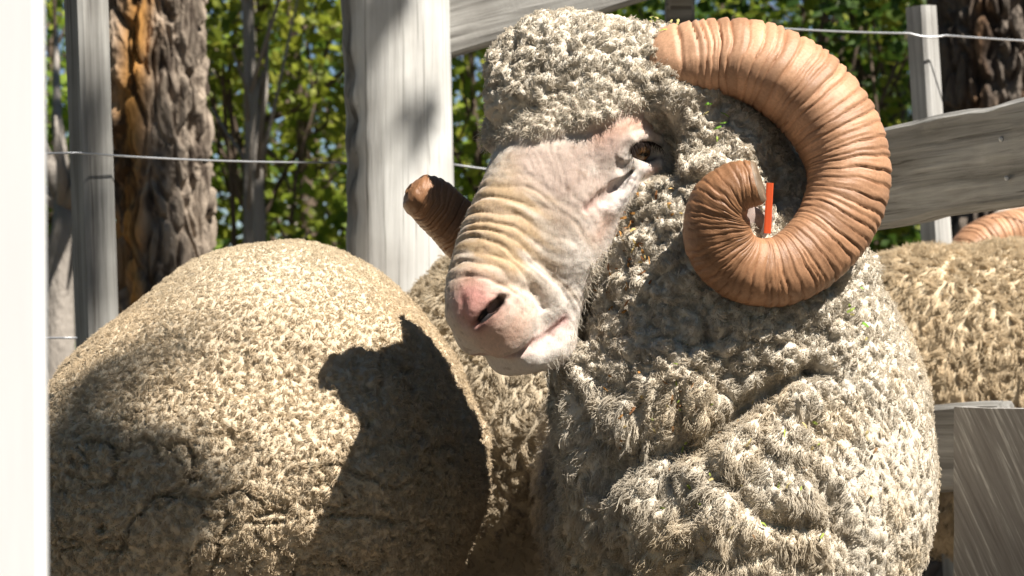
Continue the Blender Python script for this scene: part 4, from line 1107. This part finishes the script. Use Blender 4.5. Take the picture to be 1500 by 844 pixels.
def tree(x, y, h, base, rx, n_cl, seed, label, cols=None, bark=(.16, .12, .09), trunk_r=.06, n_per=85, rad=.28, leaf=.055, name='leafy_tree', group='background trees', lean=.0, zmin=None):
    r_ = np.random.default_rng(seed); root = empty(name, (x, y, 0), label, 'tree', group)
    top = np.array([x + lean*h, y, h])
    c = []
    while len(c) < n_cl:
        q = r_.uniform(-1, 1, 3)
        if q @ q < 1 and (q @ q > .12 or r_.random() < .3):
            z = base + (h-base)*(q[2]*.5+.5); c.append([x + lean*z + q[0]*rx, y + q[1]*rx, z])
    c = np.array(c)
    segs = []
    ax = [np.array([x + lean*t*h + .06*math.sin(3*t+seed), y + .05*math.cos(4*t+seed), t*h*.95]) for t in np.linspace(0, 1, 12)]
    segs.append((ax, trunk_r, trunk_r*.15))
    for q in c[r_.permutation(len(c))[:min(26, len(c))]]:
        z = max(.25*base+.2, q[2] - abs(r_.normal(.5, .25))); t = np.clip(z/(h*.95), 0, 1); a = ax[int(t*11)]
        m = (a+q)/2 + r_.normal(0, .08, 3); segs.append(([a, (a+m)/2 + r_.normal(0, .03, 3), m, (m+q)/2 + r_.normal(0, .03, 3), q], trunk_r*.35*(1-t*.5), .004))
    limb_mesh(segs, root, bark)
    leaf_mesh(c, n_per, rad, leaf, seed+1, root, cols=cols)
    return root

# left trunk with the orange peeling strip
tl = empty('big_tree', (P(240, 0, 5)[0], 5, 0), 'stout tree with an orange strip of peeling bark behind the grey stake', 'tree')
def barkL(T, Z, V, idh, fl):
    u, v = px(V); grey = np.array([.31, .25, .195]); org = np.array([.50, .25, .075]); dark = np.array([.05, .035, .027])
    m = (np.exp(-((u - 200 - 16*np.sin(Z*5))/26)**2)*sstep(-.45, .1, fbm(V*np.array([14, 14, 3]), 31) + .25*sstep(330, 200, v)))[:, None]*(np.sin(T) < .2)[:, None]
    c = grey*(.65 + .6*idh[:, None])*(1 + .45*fl[:, None]); c = c*(1-m) + org*(1+.5*fl[:, None])*m
    d = sstep(.0, .45, fbm(V*np.array([30, 30, 14]), 35) - .35*fl)[:, None]*.8
    return c*(1-d) + dark*d
tt = bark_trunk(149, 297, 168, 316, 5.0, 400, barkL, 61, tl)
segs = []
cl = []
for k in range(26):
    a = k*2.4; q = tt + np.array([1.5*math.cos(a)*rng.uniform(.3, 1), 1.5*math.sin(a)*rng.uniform(.3, 1), rng.uniform(-.6, 1.6)]); cl.append(q); segs.append(([tt + np.array([0, 0, -.4]), (tt+q)/2 + rng.normal(0, .1, 3), q], .05, .008))
limb_mesh(segs, tl, (.2, .16, .12), 'branch'); leaf_mesh(np.array(cl), 90, .4, .09, 5, tl)
# right trunk
tr = empty('big_tree', (P(1450, 0, 6.2)[0], 6.2, 0), 'dark furrowed tree trunk with rusty streaks above the right rail', 'tree')
def barkR(T, Z, V, idh, fl):
    u, v = px(V); grey = np.array([.17, .14, .115]); org = np.array([.34, .17, .07]); dark = np.array([.04, .03, .025])
    m = (sstep(1420, 1470, u + 25*np.sin(Z*6))*sstep(-.2, .3, fbm(V*np.array([12, 12, 3]), 37)))[:, None]
    c = grey*(.7 + .6*idh[:, None])*(1 + .4*fl[:, None]); c = c*(1-m) + org*(1+.5*fl[:, None])*m
    d = sstep(.05, .4, fbm(V*np.array([20, 20, 3]), 39))[:, None]*.8
    return c*(1-d) + dark*d
tt2 = bark_trunk(1362, 1560, 1366, 1570, 6.2, 300, barkR, 67, tr, ztop=4.5, deep=.034)
segs = []; cl = []
for k in range(30):
    a = k*2.4; q = tt2 + np.array([1.7*math.cos(a)*rng.uniform(.3, 1), 1.7*math.sin(a)*rng.uniform(.3, 1), rng.uniform(-.6, 1.8)]); cl.append(q); segs.append(([tt2 + np.array([0, 0, -.4]), (tt2+q)/2 + rng.normal(0, .1, 3), q], .06, .008))
limb_mesh(segs, tr, (.13, .10, .08), 'branch'); leaf_mesh(np.array(cl), 90, .4, .09, 6, tr)

G1 = ((.11, .20, .02), (.25, .35, .035), (.42, .46, .06)); G2 = ((.035, .08, .014), (.08, .15, .02), (.18, .25, .03)); G3 = ((.08, .14, .016), (.36, .40, .045), (.50, .48, .09))
def tx(u, Y): return float(P(u, 0, Y)[0])
dens = .50
specs = [  # u, Y, h, base, rx, clusters, cols, kind
    (90, 9.0, 4.2, .9, .75, 46, G1), (60, 13, 5.0, .8, 1.2, 60, G2), (335, 8.4, 3.4, 1.3, .50, 34, G3), (440, 9.5, 4.6, .5, .75, 56, G3),
    (690, 8.5, 4.0, .4, .8, 80, G1), (720, 12, 5.0, .4, 1.3, 80, G2), (620, 11, 4.6, .4, 1.1, 60, G1), (230, 14, 5.2, .6, 1.3, 60, G2),
    (1060, 9.0, 4.4, .8, .75, 60, G1), (1170, 8.0, 4.2, .5, .8, 70, G2), (1255, 8.6, 3.6, .5, .6, 60, G3), (1300, 11, 5.2, .4, 1.3, 110, G2), (1180, 13, 5.4, .4, 1.5, 110, G2), (1030, 14, 5.4, .5, 1.4, 90, G2), (930, 12, 4.6, .4, 1.4, 70, G1), (1420, 12, 5.4, .4, 1.5, 90, G2), (1560, 14, 5.5, .4, 1.6, 80, G2), (-20, 10, 4.5, .5, 1.0, 50, G1)]
TREE_LABELS = ['mid green leafy tree half hidden by the white post', 'dark tree far behind the white post', 'small yellow green young tree nearest the barked trunk', 'mid green leafy tree just left of the log post',
    'bright green tree in the gap between log post and woolly forehead', 'dark distant tree in the gap beside the forehead',
    'mid green tree hidden behind the log post', 'dark distant tree behind the orange barked trunk', 'bright green tree rising behind the top of the horn', 'dark dense tree behind the outer curve of the horn',
    'yellow green young tree beside the sunlit stake', 'tall dark dense tree behind the sunlit stake', 'far dark tree between horn and sunlit stake', 'far dark tree above the base of the horn',
    'mid green distant tree behind the ram forehead', 'far dark tree behind the rusty streaked trunk', 'farthest dark tree at the right edge behind the trunk', 'mid green tree beyond the white post outside its edge']
for i, (u, Y, h, b_, rx, n_, c_) in enumerate(specs):
    h = .75 + .119*Y*1.12 + .15 + .25*((i*7) % 4)/3
    tree(tx(u, Y), Y, h, b_, rx, int(n_*dens), 300+i*7, TREE_LABELS[i], c_, trunk_r=.030+.008*(i % 4), lean=.02*((i*37) % 5-2), group={id(G1): 'mid green trees beyond the fence', id(G2): 'dark green trees beyond the fence', id(G3): 'yellow green young trees beyond the fence'}[id(c_)])
# slim bare pale trunks in the gap
for i, (u, Y, r0) in enumerate(((345, 7.4, .022), (366, 7.6, .028), (388, 9.0, .03), (104, 6.5, .085))):
    x = tx(u, Y); root = empty('bare_tree', (x, Y, 0), ('slim pale bare trunk nearest the barked tree', 'slim pale bare trunk in the middle of the gap', 'slim pale bare trunk nearest the log post', 'pale greyish trunk between the white post and the grey stake')[i], 'tree', 'slim pale bare trunks' if i < 3 else None)
    r_ = np.random.default_rng(70+i); hgt = 2.2 if i < 3 else 1.0 
    segs = [([np.array([x + .04*math.sin(3*t+i), Y, t*hgt]) for t in np.linspace(0, 1, 10)], r0, r0*.35)]
    for k in range(7):
        z = r_.uniform(.8, hgt) if i < 3 else hgt*.97; a = np.array([x + .04*math.sin(3*z/hgt+i), Y, z]); q = a + np.array([r_.uniform(-.35, .35), r_.uniform(-.3, .3), r_.uniform(.1, .6)]); segs.append(([a, (a+q)/2 + r_.normal(0, .02, 3), q], r0*.35, .003))
    limb_mesh(segs, root, (.36, .32, .28))
# far woodland mass closing the horizon
r_ = np.random.default_rng(5); cs = []
for k in range(420):
    y = r_.uniform(24, 40); x = r_.uniform(-.5, .5)*y*.9; cs.append([x, y, r_.uniform(.0, 1.0)*(1+.35*math.sin(x*.7))])
wood = leaf_mesh(np.array(cs), 60, .75, .34, 77, None, name='far_woodland', cols=G2); tag(wood, 'far dark green woodland along the horizon', 'woodland', kind='stuff')

# unseen tree added to cast shadows: leaf clumps stand sunward of sheep, posts, trunk
def unseen_shadow_tree():
    D = np.array(SUN); root = empty('unseen_shadow_tree', (-.3, -1.6, 0), 'unseen tree added to cast leaf shadows on the flock and posts', 'tree')
    spots = []; zr = np.random.default_rng(3)
    def sh(p, dist, r, n): spots.append((np.array(p) + D*dist, r, n))
    lm = LEFT_MESH; lu, lv_ = px(lm); front_ = np.arange(len(lm))
    def surf(u, v):
        m = np.flatnonzero((np.abs(lu-u) < 8) & (np.abs(lv_-v) < 8)); return lm[m[np.argmin(lm[m, 1])]] if len(m) else P(u, v, 2.4)
    for k in range(30):
        u = 75 + 165*zr.random(); v = 870 - 225*zr.random()*(1 - .3*(u-75)/165) ; sh(surf(u, min(v, 840)), 5.5, .016, 46)
    for (u, v) in ((150, 545), (205, 510), (260, 520), (110, 590)): sh(surf(u, v), 7.5, .016, 14)
    sh(P(604, 195, YB-.07), 3.6, .007, 16); sh(P(609, 165, YB-.07), 3.6, .005, 9); sh(P(545, 60, YB-.06), 3.6, .010, 20); sh(P(556, 20, YB-.06), 3.6, .008, 14)
    for k in range(9): sh(P(255 + 12*math.sin(k*1.7), 60+k*30, 4.8), 7.0, .05, 110)
    for k in range(7): sh(P(140, 100+k*45 + zr.uniform(-15, 15), 3.25), 7.0, .02, 24)
    C = []; rad = []
    for i, (c, r, n) in enumerate(spots):
        leaf_c = c[None]; C.append(leaf_c[0]); rad.append((r, n))
    o = None; parts = []
    r_ = np.random.default_rng(9); P_ = []
    for c, (r, n) in zip(C, rad): P_.append(c + nrm(r_.normal(size=(n, 3)))*(r_.random((n, 1))**.5)*r*1.6)
    leaf_mesh(np.concatenate(P_), 1, .001, .034, 12, root)
    J = np.array([-1.6, 2.2, .6]) + D*6.4; segs = [([np.array([-.3, -1.6, 0])*(1-f) + J*f for f in np.linspace(0, 1, 12)], .12, .06)]
    for c in C[:34:5]: segs.append(([J, (J+c)/2 + np.array([0, 0, .25]), c + np.array([.02, 0, .04])], .022, .003))
    limb_mesh(segs, root, (.16, .12, .09))
    return root
unseen_shadow_tree()
# the paddock lies in a wood: crowns all round it outside the view
r_ = np.random.default_rng(8); cs = []
while len(cs) < 860:
    a = r_.uniform(math.radians(24), math.radians(336)); R_ = r_.uniform(6.5, 10.5); cs.append([R_*math.sin(a), R_*math.cos(a)+1.0, r_.uniform(.3, 5.5 if abs(a - math.radians(131)) < .8 else 8.5)])
tag(leaf_mesh(np.array(cs), 26, .75, .30, 91, None, name='surrounding_woodland', cols=G2), 'dense wood closing round the sheep pen', 'woodland', kind='stuff')
